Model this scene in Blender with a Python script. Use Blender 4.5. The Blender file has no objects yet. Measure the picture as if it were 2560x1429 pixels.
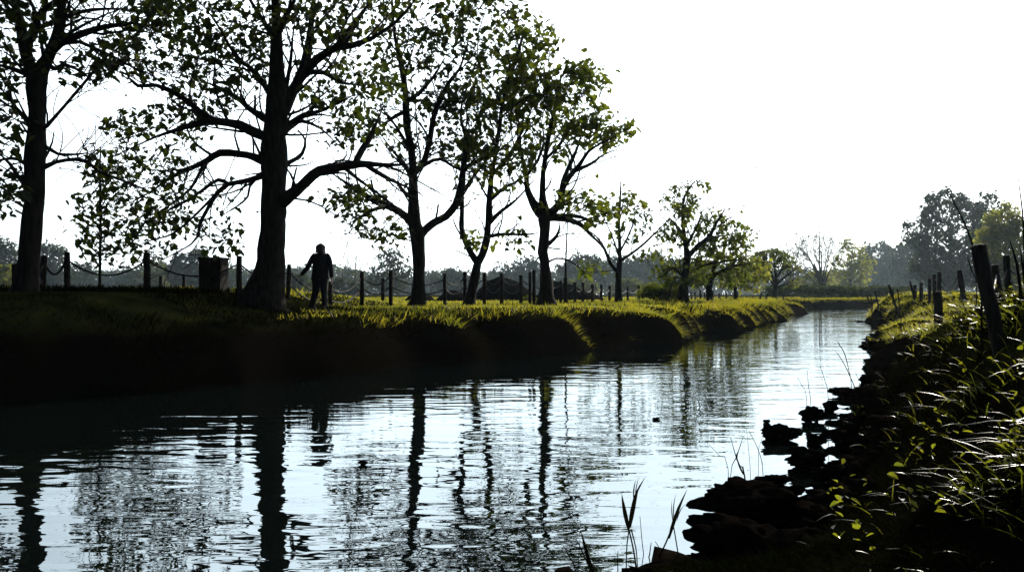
import bpy, bmesh, math, random
import numpy as np
from mathutils import Vector

R = math.radians
rng = np.random.default_rng(11)
random.seed(11)
SC = bpy.context.scene
COL = SC.collection
F, CX, CY, HZ, CAMZ = 2000.0, 1280.0, 714.5, 735.0, 1.5
PITCH = math.atan((HZ - CY) / F)
CP, SP = math.cos(PITCH), math.sin(PITCH)
SUN_AZ, SUN_EL = 34.5, 21.0


def at(px, py, D):
    """World point at forward distance D that the photograph shows at (px, py)."""
    u, v = (px - CX) / F, (CY - py) / F
    y, z = CP - SP * v, SP + CP * v
    return np.array([u / y * D, D, CAMZ + z / y * D])


# ------------------------------------------------------------------ scene helpers
def link(o, parent=None):
    COL.objects.link(o)
    if parent is not None:
        o.parent = parent
    return o


def tag(o, label=None, cat=None, group=None, kind=None):
    for k, v in (('label', label), ('category', cat), ('group', group), ('kind', kind)):
        if v:
            o[k] = v
    return o


def thing(name, loc, label, cat, group=None):
    o = bpy.data.objects.new(name, None)
    o.location = loc
    o.empty_display_size = 0.2
    link(o)
    return tag(o, label, cat, group)


def mesh(name, V, Fc, mat, parent=None, smooth=False, origin=None):
    """V (n,3), Fc (m,k) or list of faces; coordinates are world, made local to origin."""
    V = np.asarray(V, dtype=np.float64)
    if origin is None and parent is not None:
        p, origin = parent, np.zeros(3)
        while p is not None:
            origin = origin + np.array(p.location)
            p = p.parent
    if origin is not None:
        V = V - np.asarray(origin)
    me = bpy.data.meshes.new(name)
    if isinstance(Fc, np.ndarray):
        m, k = Fc.shape
        me.vertices.add(len(V))
        me.vertices.foreach_set('co', V.astype(np.float32).ravel())
        me.loops.add(m * k)
        me.loops.foreach_set('vertex_index', Fc.astype(np.int32).ravel())
        me.polygons.add(m)
        me.polygons.foreach_set('loop_start', np.arange(m, dtype=np.int32) * k)
        me.update(calc_edges=True)
        me.validate()
    else:
        me.from_pydata([tuple(v) for v in V], [], Fc)
        me.update()
    if smooth:
        me.polygons.foreach_set('use_smooth', np.ones(len(me.polygons), dtype=bool))
    me.materials.append(mat)
    o = bpy.data.objects.new(name, me)
    if origin is not None and parent is None:
        o.location = tuple(origin)
    return link(o, parent)


def smoothstep(a, b, x):
    t = np.clip((x - a) / (b - a), 0, 1)
    return t * t * (3 - 2 * t)


_perm = rng.random((64, 64))


def vnoise(x, y, s=1.0, seed=0):
    """Value noise, -1..1."""
    x = np.asarray(x) / s + seed * 17.31
    y = np.asarray(y) / s + seed * 9.77
    xi, yi = np.floor(x).astype(int), np.floor(y).astype(int)
    fx, fy = x - xi, y - yi
    fx, fy = fx * fx * (3 - 2 * fx), fy * fy * (3 - 2 * fy)
    g = lambda a, b: _perm[a % 64, b % 64]
    return 2 * ((g(xi, yi) * (1 - fx) + g(xi + 1, yi) * fx) * (1 - fy)
                + (g(xi, yi + 1) * (1 - fx) + g(xi + 1, yi + 1) * fx) * fy) - 1


# ------------------------------------------------------------------ materials
def nodes_of(m):
    m.use_nodes = True
    return m.node_tree


def bark_mat(name, c1, c2, scale=6.0):
    m = bpy.data.materials.new(name)
    nt = nodes_of(m)
    b = nt.nodes['Principled BSDF']
    b.inputs['Roughness'].default_value = 0.9
    b.inputs['Specular IOR Level'].default_value = 0.04
    tc = nt.nodes.new('ShaderNodeTexCoord')
    mp = nt.nodes.new('ShaderNodeMapping')
    mp.inputs['Scale'].default_value = (scale, scale, scale * 0.25)
    n = nt.nodes.new('ShaderNodeTexNoise')
    n.inputs['Scale'].default_value = 2.5
    n.inputs['Detail'].default_value = 6
    r = nt.nodes.new('ShaderNodeValToRGB')
    r.color_ramp.elements[0].color = (*c1, 1)
    r.color_ramp.elements[1].color = (*c2, 1)
    r.color_ramp.elements[0].position = 0.35
    r.color_ramp.elements[1].position = 0.7
    bp = nt.nodes.new('ShaderNodeBump')
    bp.inputs['Strength'].default_value = 0.6
    bp.inputs['Distance'].default_value = 0.03
    L = nt.links.new
    L(tc.outputs['Object'], mp.inputs[0]); L(mp.outputs[0], n.inputs['Vector'])
    L(n.outputs['Fac'], r.inputs[0]); L(r.outputs[0], b.inputs['Base Color'])
    L(n.outputs['Fac'], bp.inputs['Height']); L(bp.outputs[0], b.inputs['Normal'])
    return m


def leaf_mat(name, refl, refl2, trans, mix=0.5, rough=0.5, scale=1.2, spec=0.3):
    """Thin leaf or blade: diffuse front, light coming through from behind."""
    m = bpy.data.materials.new(name)
    nt = nodes_of(m)
    b = nt.nodes['Principled BSDF']
    out = nt.nodes['Material Output']
    b.inputs['Roughness'].default_value = rough
    b.inputs['Specular IOR Level'].default_value = spec
    tc = nt.nodes.new('ShaderNodeTexCoord')
    n = nt.nodes.new('ShaderNodeTexNoise')
    n.inputs['Scale'].default_value = scale
    n.inputs['Detail'].default_value = 3
    r = nt.nodes.new('ShaderNodeValToRGB')
    r.color_ramp.elements[0].color = (*refl, 1)
    r.color_ramp.elements[1].color = (*refl2, 1)
    r.color_ramp.elements[0].position = 0.35
    r.color_ramp.elements[1].position = 0.65
    r2 = nt.nodes.new('ShaderNodeValToRGB')
    r2.color_ramp.elements[0].color = (trans[0] * .6, trans[1] * .75, trans[2] * .9, 1)
    r2.color_ramp.elements[1].color = (*trans, 1)
    r2.color_ramp.elements[0].position = 0.35
    r2.color_ramp.elements[1].position = 0.65
    t = nt.nodes.new('ShaderNodeBsdfTranslucent')
    mx = nt.nodes.new('ShaderNodeMixShader')
    mx.inputs[0].default_value = mix
    L = nt.links.new
    L(tc.outputs['Object'], n.inputs['Vector'])
    L(n.outputs['Fac'], r.inputs[0]); L(n.outputs['Fac'], r2.inputs[0])
    L(r.outputs[0], b.inputs['Base Color']); L(r2.outputs[0], t.inputs['Color'])
    L(b.outputs[0], mx.inputs[1]); L(t.outputs[0], mx.inputs[2]); L(mx.outputs[0], out.inputs['Surface'])
    return m


def plain_mat(name, c1, c2, rough=0.8, scale=8, spec=0.2, bump=0.3):
    m = bark_mat(name, c1, c2, scale)
    b = m.node_tree.nodes['Principled BSDF']
    b.inputs['Roughness'].default_value = rough
    b.inputs['Specular IOR Level'].default_value = spec
    m.node_tree.nodes['Bump'].inputs['Strength'].default_value = bump
    for n in m.node_tree.nodes:
        if n.type == 'MAPPING':
            n.inputs['Scale'].default_value = (scale, scale, scale)
    return m


M = {
    'bark': bark_mat('tree_bark', (.007, .006, .005), (.020, .017, .014)),
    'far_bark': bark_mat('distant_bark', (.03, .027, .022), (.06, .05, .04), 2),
    'leaf': leaf_mat('plane_leaf', (.008, .013, .004), (.016, .022, .006), (.13, .155, .006), .42, .5),
    'leaf_young_lit': leaf_mat('young_and_lit_leaf', (.012, .018, .005), (.022, .03, .008), (.17, .19, .009), .45, .55),  # young leaves; also the sunlit copy of plane leaf at the row's right
    'leaf_yellow': leaf_mat('yellow_green_leaf', (.03, .036, .008), (.05, .055, .012), (.34, .32, .03), .55, .6),
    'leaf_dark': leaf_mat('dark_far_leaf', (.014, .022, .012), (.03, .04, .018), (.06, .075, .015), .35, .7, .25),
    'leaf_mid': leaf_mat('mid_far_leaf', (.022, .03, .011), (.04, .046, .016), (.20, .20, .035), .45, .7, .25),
    'grass_bank': leaf_mat('bank_grass_blade', (.008, .010, .003), (.016, .018, .005), (.55, .47, .026), .44, .6, 1.0, .12),
    'grass_near': leaf_mat('near_grass_blade', (.007, .010, .003), (.016, .019, .005), (.42, .40, .018), .42, .35, 2.0, .3),
    'grass_lawn': leaf_mat('lawn_grass_blade', (.018, .022, .005), (.03, .032, .008), (.50, .43, .025), .48, .6, 1.0),
    'wood': bark_mat('weathered_post_wood', (.012, .010, .009), (.03, .026, .022), 10),
    'rope': plain_mat('dark_tarred_rope', (.006, .005, .005), (.012, .011, .010), .7, 60, .15),
    'soil': None,
    'mud': plain_mat('wet_mud', (.0025, .002, .0017), (.006, .0048, .0036), .95, 5, .0, .8),
    'mound': plain_mat('dark_earth', (.006, .006, .006), (.013, .013, .012), 1, 1.5, .0),
    'cloth_dark': plain_mat('dark_jacket_cloth', (.008, .008, .010), (.014, .014, .016), .9, 30, .1),
    'cloth_trousers': plain_mat('dark_trouser_cloth', (.008, .009, .011), (.014, .015, .018), .9, 30, .1),
    'skin': plain_mat('skin', (.20, .12, .09), (.24, .14, .11), .6, 20, .3, .05),
    'hair': plain_mat('dark_hair', (.008, .006, .005), (.014, .010, .008), .6, 40, .3),
    'shade_painted_grass': leaf_mat('shade_painted_blade', (.002, .003, .001), (.005, .0065, .002), (.012, .012, .002), .15, .9, 1.5, .0),  # near-black copy of the grass, bank and tree shade put into its colour
    'leaf_shade_tint': leaf_mat('shade_tinted_plane_leaf', (.006, .010, .003), (.012, .017, .005), (.075, .09, .004), .40, .5),  # darker copy of plane leaf, crown shade put into the colour
    'reed': leaf_mat('dark_reed', (.004, .005, .002), (.008, .008, .004), (.015, .015, .004), .15, .7, 1, .05),
}


def ground_material():
    m = bpy.data.materials.new('grassy_soil')
    nt = nodes_of(m)
    b = nt.nodes['Principled BSDF']
    b.inputs['Roughness'].default_value = 1.0
    b.inputs['Specular IOR Level'].default_value = 0.0
    tc = nt.nodes.new('ShaderNodeTexCoord')
    n = nt.nodes.new('ShaderNodeTexNoise'); n.inputs['Scale'].default_value = 1.3; n.inputs['Detail'].default_value = 8
    r = nt.nodes.new('ShaderNodeValToRGB')
    r.color_ramp.elements[0].color = (.010, .012, .004, 1); r.color_ramp.elements[0].position = .35
    r.color_ramp.elements[1].color = (.028, .028, .008, 1); r.color_ramp.elements[1].position = .7
    mud = nt.nodes.new('ShaderNodeRGB'); mud.outputs[0].default_value = (.005, .004, .003, 1)
    geo = nt.nodes.new('ShaderNodeNewGeometry')
    sep = nt.nodes.new('ShaderNodeSeparateXYZ')
    mr = nt.nodes.new('ShaderNodeMapRange')
    mr.inputs[1].default_value = 0.8; mr.inputs[2].default_value = 1.1
    mx = nt.nodes.new('ShaderNodeMix'); mx.data_type = 'RGBA'
    bp = nt.nodes.new('ShaderNodeBump'); bp.inputs['Distance'].default_value = .05; bp.inputs['Strength'].default_value = .8
    L = nt.links.new
    L(tc.outputs['Object'], n.inputs['Vector']); L(n.outputs['Fac'], r.inputs[0])
    L(geo.outputs['Position'], sep.inputs[0]); L(sep.outputs['Z'], mr.inputs[0])
    L(mr.outputs[0], mx.inputs['Factor']); L(mud.outputs[0], mx.inputs['A']); L(r.outputs[0], mx.inputs['B'])
    L(mx.outputs['Result'], b.inputs['Base Color'])
    L(n.outputs['Fac'], bp.inputs['Height']); L(bp.outputs[0], b.inputs['Normal'])
    return m


M['soil'] = ground_material()


def water_material():
    m = bpy.data.materials.new('river_water')
    nt = nodes_of(m)
    for n in list(nt.nodes):
        if n.type == 'BSDF_PRINCIPLED':
            nt.nodes.remove(n)
    out = nt.nodes['Material Output']
    L = nt.links.new
    geo = nt.nodes.new('ShaderNodeNewGeometry')
    # ripples run across the view: long in x, short in y
    def wave(sx, sy, rot, scale, detail, dist):
        mp = nt.nodes.new('ShaderNodeMapping')
        mp.inputs['Scale'].default_value = (sx, sy, 1)
        mp.inputs['Rotation'].default_value = (0, 0, R(rot))
        n = nt.nodes.new('ShaderNodeTexNoise')
        n.inputs['Scale'].default_value = scale
        n.inputs['Detail'].default_value = detail
        n.inputs['Roughness'].default_value = .45
        n.inputs['Distortion'].default_value = dist
        L(geo.outputs['Position'], mp.inputs[0]); L(mp.outputs[0], n.inputs['Vector'])
        return n.outputs['Fac']
    a = wave(.5, 1.5, 8, 2.2, 1.6, .4)
    b = wave(.6, 1.6, -14, 7.0, 1.0, .4)
    c = wave(1, 1, 0, .35, 1.0, 0)
    # calm patches: a broad noise scales the ripples
    mr = nt.nodes.new('ShaderNodeMapRange')
    mr.inputs[1].default_value = .35; mr.inputs[2].default_value = .65
    mr.inputs[3].default_value = .35; mr.inputs[4].default_value = 1.0
    L(c, mr.inputs[0])
    s = nt.nodes.new('ShaderNodeMath'); s.operation = 'MULTIPLY_ADD'
    s.inputs[1].default_value = .11
    L(b, s.inputs[0]); L(a, s.inputs[2])
    t = nt.nodes.new('ShaderNodeMath'); t.operation = 'MULTIPLY'
    L(s.outputs[0], t.inputs[0]); L(mr.outputs[0], t.inputs[1])
    bp = nt.nodes.new('ShaderNodeBump')
    bp.inputs['Strength'].default_value = 1.0
    bp.inputs['Distance'].default_value = WATER_BUMP
    L(t.outputs[0], bp.inputs['Height'])
    g = nt.nodes.new('ShaderNodeBsdfGlossy'); g.inputs['Roughness'].default_value = .015
    g.inputs['Color'].default_value = (.87, .96, 1, 1)
    d = nt.nodes.new('ShaderNodeBsdfDiffuse'); d.inputs['Color'].default_value = (.003, .005, .0045, 1)
    fr = nt.nodes.new('ShaderNodeFresnel'); fr.inputs['IOR'].default_value = WATER_IOR
    mx = nt.nodes.new('ShaderNodeMixShader')
    L(bp.outputs[0], g.inputs['Normal']); L(bp.outputs[0], fr.inputs['Normal'])
    L(fr.outputs[0], mx.inputs[0]); L(d.outputs[0], mx.inputs[1]); L(g.outputs[0], mx.inputs[2])
    L(mx.outputs[0], out.inputs['Surface'])
    return m


WATER_BUMP = 0.017
WATER_IOR = 3.2

# ------------------------------------------------------------------ the river and its banks
LEFT = np.array([(-140, -60), (-60, -4), (-30, 3), (-14, 8.2), (-7.5, 10.9), (-4.4, 13.0), (-2.3, 16.2), (.2, 19.3), (2.9, 22), (5.4, 26.2),
                 (6.6, 30), (9.2, 34), (12.5, 41), (16.3, 50), (20.3, 58.5), (22.2, 63), (21.6, 67), (20.5, 72), (24, 79.5), (32, 84), (45, 88), (70, 93), (150, 98)], float)
RIGHT = np.array([(-60, -30), (-20, -6), (-9, -.6), (-4, 2.0), (-1.5, 3.2), (.5, 4.15), (1.55, 4.85), (2.55, 6.15), (3.35, 7.95), (4.7, 10.85), (7.15, 15.3),
                  (9.3, 20.5), (11.9, 26), (15.0, 31.5), (17.6, 35), (19.0, 38.5), (18.8, 42), (20.5, 46), (28, 60), (38, 70), (55, 78), (80, 83), (150, 86)], float)


def scallop(P, i0, i1):
    """Break the bank line between two corners into rounded overhanging lobes."""
    S = P[i0:i1 + 1]
    c = np.concatenate([[0], np.cumsum(np.linalg.norm(np.diff(S, axis=0), axis=1))])
    out, s = [], 0.0
    r = np.random.default_rng(5)
    while s < c[-1] - 3:
        wv = r.uniform(3.0, 5.6)
        for t in np.linspace(0, 1, 8)[:-1]:
            q = min(s + t * wv, c[-1])
            p = np.array([np.interp(q, c, S[:, 0]), np.interp(q, c, S[:, 1])])
            e = np.array([np.interp(q + .5, c, S[:, 0]), np.interp(q + .5, c, S[:, 1])]) - p
            e /= np.linalg.norm(e) + 1e-9
            out.append(p + np.array([e[1], -e[0]]) * (1.15 * math.sin(math.pi * t) ** .6 - .45))
        s += wv
    return np.vstack([P[:i0 + 1], np.array(out)[1:], P[i1:]])


LEFT = scallop(LEFT, 8, 15)


def seg_dist(x, y, P):
    best = np.full(x.shape, 1e9)
    for (ax, ay), (bx, by) in zip(P[:-1], P[1:]):
        dx, dy = bx - ax, by - ay
        t = np.clip(((x - ax) * dx + (y - ay) * dy) / (dx * dx + dy * dy), 0, 1)
        best = np.minimum(best, np.hypot(x - ax - t * dx, y - ay - t * dy))
    return best


def in_river(x, y):
    P = np.vstack([LEFT, RIGHT[::-1]])
    c = np.zeros(x.shape, bool)
    j = len(P) - 1
    for i in range(len(P)):
        (xi, yi), (xj, yj) = P[i], P[j]
        if yi != yj:
            c ^= ((yi > y) != (yj > y)) & (x < (xj - xi) * (y - yi) / (yj - yi) + xi)
        j = i
    return c


def terrain(x, y, full=False):
    x, y = np.asarray(x, float), np.asarray(y, float)
    amp = np.clip((y - 4) / 14, .42, 1) * .6
    xs = x + amp * vnoise(x, y, 1.9, 1) + .35 * amp * vnoise(x, y, .8, 2)
    ys = y + amp * vnoise(x, y, 1.9, 3) + .35 * amp * vnoise(x, y, .8, 4)
    dl, dr = seg_dist(xs, ys, LEFT), seg_dist(xs, ys, RIGHT)
    wet = in_river(xs, ys)
    d = np.minimum(dl, dr)
    left = dl < dr
    lump = .09 * vnoise(x, y, 1.3, 5) + .05 * vnoise(x, y, .5, 6)
    mound = .42 * smoothstep(-4.9, -7.0, x + .12 * (18 - y)) * smoothstep(34, 24, y)
    hl = .96 + .15 * smoothstep(.7, 3.2, dl) + mound + .03 * vnoise(x, y, 4, 7) + lump * .6 * np.exp(-((dl - 1) / 1.2) ** 2)
    zl = hl * (1 - np.exp(-(dl / .5) ** 1.25))
    near = .55 + 1.42 * smoothstep(1.4, 4.6, x)
    far = np.interp(y, [9, 12, 14.5, 18, 22, 28, 32, 36, 44, 52, 70], [1.0, .80, .66, .40, .34, .34, .50, .76, .78, .64, .6])
    hr = near * np.where(y < 10, 1, far) + lump * 1.2
    wr = np.interp(y, [0, 10, 20, 33, 40, 50], [1.35, 1.25, .9, .6, .5, .6])
    zr = hr * (1 - np.exp(-(dr / wr) ** 1.1))
    z = np.where(left, zl, zr)
    z = np.where(wet, -.04 - .55 * np.clip(d / .9, 0, 1), z)
    if full:
        return z, np.where(wet, -d, d), left
    return z


def ground_z(x, y):
    return float(terrain(np.array([x]), np.array([y]))[0])


def build_ground():
    a = np.concatenate([np.linspace(-180, -44, 46, endpoint=False), np.linspace(-44, 44, 520, endpoint=False), np.linspace(44, 180, 46, endpoint=False)])
    r = np.concatenate([[.02, .6, 1.2, 1.8], np.geomspace(2.4, 60, 400), np.geomspace(62, 880, 60)])
    A, Rr = np.meshgrid(np.radians(a), r)
    x, y = Rr * np.sin(A), Rr * np.cos(A)
    z = terrain(x, y)
    na, nr = len(a), len(r)
    i = np.arange(nr - 1)[:, None] * na
    j = np.arange(na)[None, :]
    j2 = (j + 1) % na
    Fq = np.stack([i + j, i + na + j, i + na + j2, i + j2], -1).reshape(-1, 4)
    o = mesh('ground', np.stack([x, y, z], -1).reshape(-1, 3), Fq[:, ::-1].copy(), M['soil'], smooth=True)
    tag(o, 'dark grassy river banks with a flat sunlit lawn on the left side', 'ground', kind='structure')
    W = np.array([(-150, -70, 0), (160, -70, 0), (160, 110, 0), (-150, 110, 0)], float)
    w = mesh('water', W, np.array([[0, 1, 2, 3]]), water_material())
    tag(w, 'rippled river water mirroring the white sky and dark trees', 'water', kind='structure')


build_ground()


# ------------------------------------------------------------------ tubes, blades and leaves
def tube_arrays(path, rad, sides, rough=0.0):
    path = np.asarray(path, float); n = len(path)
    rad = np.asarray(rad, float)
    T = np.gradient(path, axis=0)
    T /= np.linalg.norm(T, axis=1)[:, None] + 1e-12
    mean = np.abs(T.mean(0))
    ref = np.eye(3)[np.argmin(mean)]
    U = np.cross(T, ref); U /= np.linalg.norm(U, axis=1)[:, None] + 1e-12
    W = np.cross(T, U)
    th = np.arange(sides) / sides * 2 * np.pi
    rr = np.repeat(rad[:, None], sides, 1)
    if rough:
        nz = rng.normal(0, 1, (n, sides))
        nz = (nz + np.roll(nz, 1, 1) + np.roll(nz, 1, 0)) / 1.7
        rr = rr * (1 + rough * np.clip(nz, -2, 2))
    V = path[:, None] + rr[..., None] * (np.cos(th)[None, :, None] * U[:, None] + np.sin(th)[None, :, None] * W[:, None])
    i = np.arange(n - 1)[:, None] * sides
    j = np.arange(sides)[None, :]
    j2 = (j + 1) % sides
    Fq = np.stack([i + j, i + j2, i + sides + j2, i + sides + j], -1).reshape(-1, 4)
    return V.reshape(-1, 3), Fq


class Acc:
    def __init__(self):
        self.V, self.F, self.n = [], [], 0

    def add(self, V, Fq):
        self.V.append(V); self.F.append(Fq + self.n); self.n += len(V)

    def tube(self, path, rad, sides=6, rough=0.0):
        if np.isscalar(rad):
            rad = np.full(len(path), rad)
        self.add(*tube_arrays(path, rad, sides, rough))

    def build(self, name, mat, parent=None, smooth=True, origin=None):
        return mesh(name, np.vstack(self.V), np.vstack(self.F), mat, parent, smooth, origin)


def spline(P, step):
    """Catmull-Rom through rows of P (any columns), resampled near step metres (first 3 cols)."""
    P = np.asarray(P, float)
    if len(P) < 2:
        return P
    Q = np.vstack([2 * P[0] - P[1], P, 2 * P[-1] - P[-2]])
    out = []
    for i in range(1, len(Q) - 2):
        p0, p1, p2, p3 = Q[i - 1:i + 3]
        m = max(1, int(round(np.linalg.norm((p2 - p1)[:3]) / step)))
        for t in np.arange(m) / m:
            out.append(.5 * ((2 * p1) + (p2 - p0) * t + (2 * p0 - 5 * p1 + 4 * p2 - p3) * t * t + (3 * p1 - p0 - 3 * p2 + p3) * t ** 3))
    out.append(P[-1])
    return np.array(out)


LEAF_R = np.array([(0, 0), (.28, -.06), (.34, .17), (.48, .33), (.34, .52), (.30, .76), (.12, .80), (0, 1.0)])
LEAF_OVAL = np.array([(0, 0), (.22, .18), (.34, .45), (.22, .78), (0, 1.0)])


def leaves(P, size, shape=LEAF_R, droop=.35, fold=.35):
    """One folded leaf per point: two faces sharing a midrib."""
    n = len(P)
    k = len(shape)
    th = rng.uniform(0, 2 * np.pi, n)
    D = np.stack([np.cos(th), np.sin(th), rng.normal(-droop, .55, n)], -1)
    D /= np.linalg.norm(D, axis=1)[:, None]
    up = np.stack([rng.normal(0, .55, n), rng.normal(0, .55, n), np.ones(n)], -1)
    S = np.cross(D, up); S /= np.linalg.norm(S, axis=1)[:, None] + 1e-9
    N = np.cross(S, D)
    sz = np.asarray(size) * np.ones(n)
    u, v = shape[:, 0], shape[:, 1]
    out = []
    asp = rng.uniform(.8, 1.15, n)
    for sgn in (1, -1):
        X = P[:, None] + sz[:, None, None] * (v[None, :, None] * D[:, None]
                                              + (u[None, :, None] * asp[:, None, None]) * (sgn * math.cos(fold) * S[:, None] + math.sin(fold) * N[:, None])
                                              - (.25 * v ** 2)[None, :, None] * np.array([0, 0, 1.0]))
        out.append(X)
    V = np.concatenate(out, 1).reshape(-1, 3)
    base = np.arange(n)[:, None] * (2 * k)
    f1 = base + np.arange(k)[None, :]
    f2 = base + k + np.arange(k)[None, ::-1]
    return V, np.concatenate([f1, f2], 0)


def blades(P, L, w, lean, droop, segs=3, side=None):
    """Curved tapering grass blades. P (n,3), L,w,droop (n,), lean (n,2) horizontal lean."""
    n = len(P)
    t = np.linspace(0, 1, segs + 1)
    H = np.stack([lean[:, 0], lean[:, 1], np.ones(n)], -1)
    H /= np.linalg.norm(H, axis=1)[:, None]
    hd = np.stack([lean[:, 0], lean[:, 1], np.zeros(n)], -1)
    hd /= np.linalg.norm(hd, axis=1)[:, None] + 1e-6
    C = P[:, None] + L[:, None, None] * (t[None, :, None] * H[:, None]
                                         + (droop[:, None] * t[None, :] ** 2)[..., None] * (hd[:, None] * .7 - np.array([0, 0, .75])))
    th = rng.uniform(0, 2 * np.pi, n) if side is None else side
    S = np.stack([np.cos(th), np.sin(th), np.zeros(n)], -1)
    prof = np.array([.75, 1.0, .75, .08]) if segs == 3 else np.interp(t, [0, .35, .7, 1], [.7, 1, .75, .06])
    half = .5 * w[:, None] * prof[None, :]
    A = C - half[..., None] * S[:, None]
    B = C + half[..., None] * S[:, None]
    V = np.stack([A, B], 2).reshape(-1, 3)
    b = np.arange(n)[:, None] * (2 * (segs + 1)) + 2 * np.arange(segs)[None, :]
    Fq = np.stack([b, b + 1, b + 3, b + 2], -1).reshape(-1, 4)
    return V, Fq


# ------------------------------------------------------------------ trees
def colonize(P, par, A, step, infl, kill, maxit, up=.12):
    P = [p for p in P]; par = list(par)
    PA = np.array(P)
    A = np.asarray(A)
    nd = np.full(len(A), 1e9); ni = np.zeros(len(A), int)
    for s in range(0, len(PA), 200):
        d = np.linalg.norm(A[:, None] - PA[None, s:s + 200], axis=2)
        k = d.argmin(1); dm = d[np.arange(len(A)), k]
        b = dm < nd
        nd[b] = dm[b]; ni[b] = k[b] + s
    kids = {}
    for it in range(maxit):
        act = (nd < infl) & (nd > kill)
        if not act.any():
            break
        idx = np.nonzero(act)[0]
        PA = np.array(P)
        dirs = A[idx] - PA[ni[idx]]
        dirs /= np.linalg.norm(dirs, axis=1)[:, None] + 1e-9
        acc = np.zeros_like(PA); np.add.at(acc, ni[idx], dirs)
        src = np.unique(ni[idx])
        D = acc[src]
        D /= np.linalg.norm(D, axis=1)[:, None] + 1e-9
        pd = np.zeros_like(D)
        for q, s in enumerate(src):
            if par[s] >= 0:
                pd[q] = P[s] - P[par[s]]
        pd /= np.linalg.norm(pd, axis=1)[:, None] + 1e-9
        D = D + .45 * pd + rng.normal(0, .22, D.shape) + np.array([0, 0, up])
        D /= np.linalg.norm(D, axis=1)[:, None] + 1e-9
        new, newi = [], []
        for s, d in zip(src, D):
            if kids.get(s, 0) >= 3:
                continue
            kids[s] = kids.get(s, 0) + 1
            new.append(P[s] + step * d); newi.append(len(P)); P.append(new[-1]); par.append(int(s))
        if not new:
            break
        new = np.array(new); newi = np.array(newi)
        d = np.linalg.norm(A[:, None] - new[None], axis=2)
        k = d.argmin(1); dm = d[np.arange(len(A)), k]
        b = dm < nd
        nd[b] = dm[b]; ni[b] = newi[k[b]]
        # attractors whose nearest node is saturated are let go
        sat = np.array([kids.get(i, 0) >= 3 for i in ni])
        nd[sat & act] = np.where(nd[sat & act] < infl, 1e8, nd[sat & act])
    return np.array(P), np.array(par)


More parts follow.
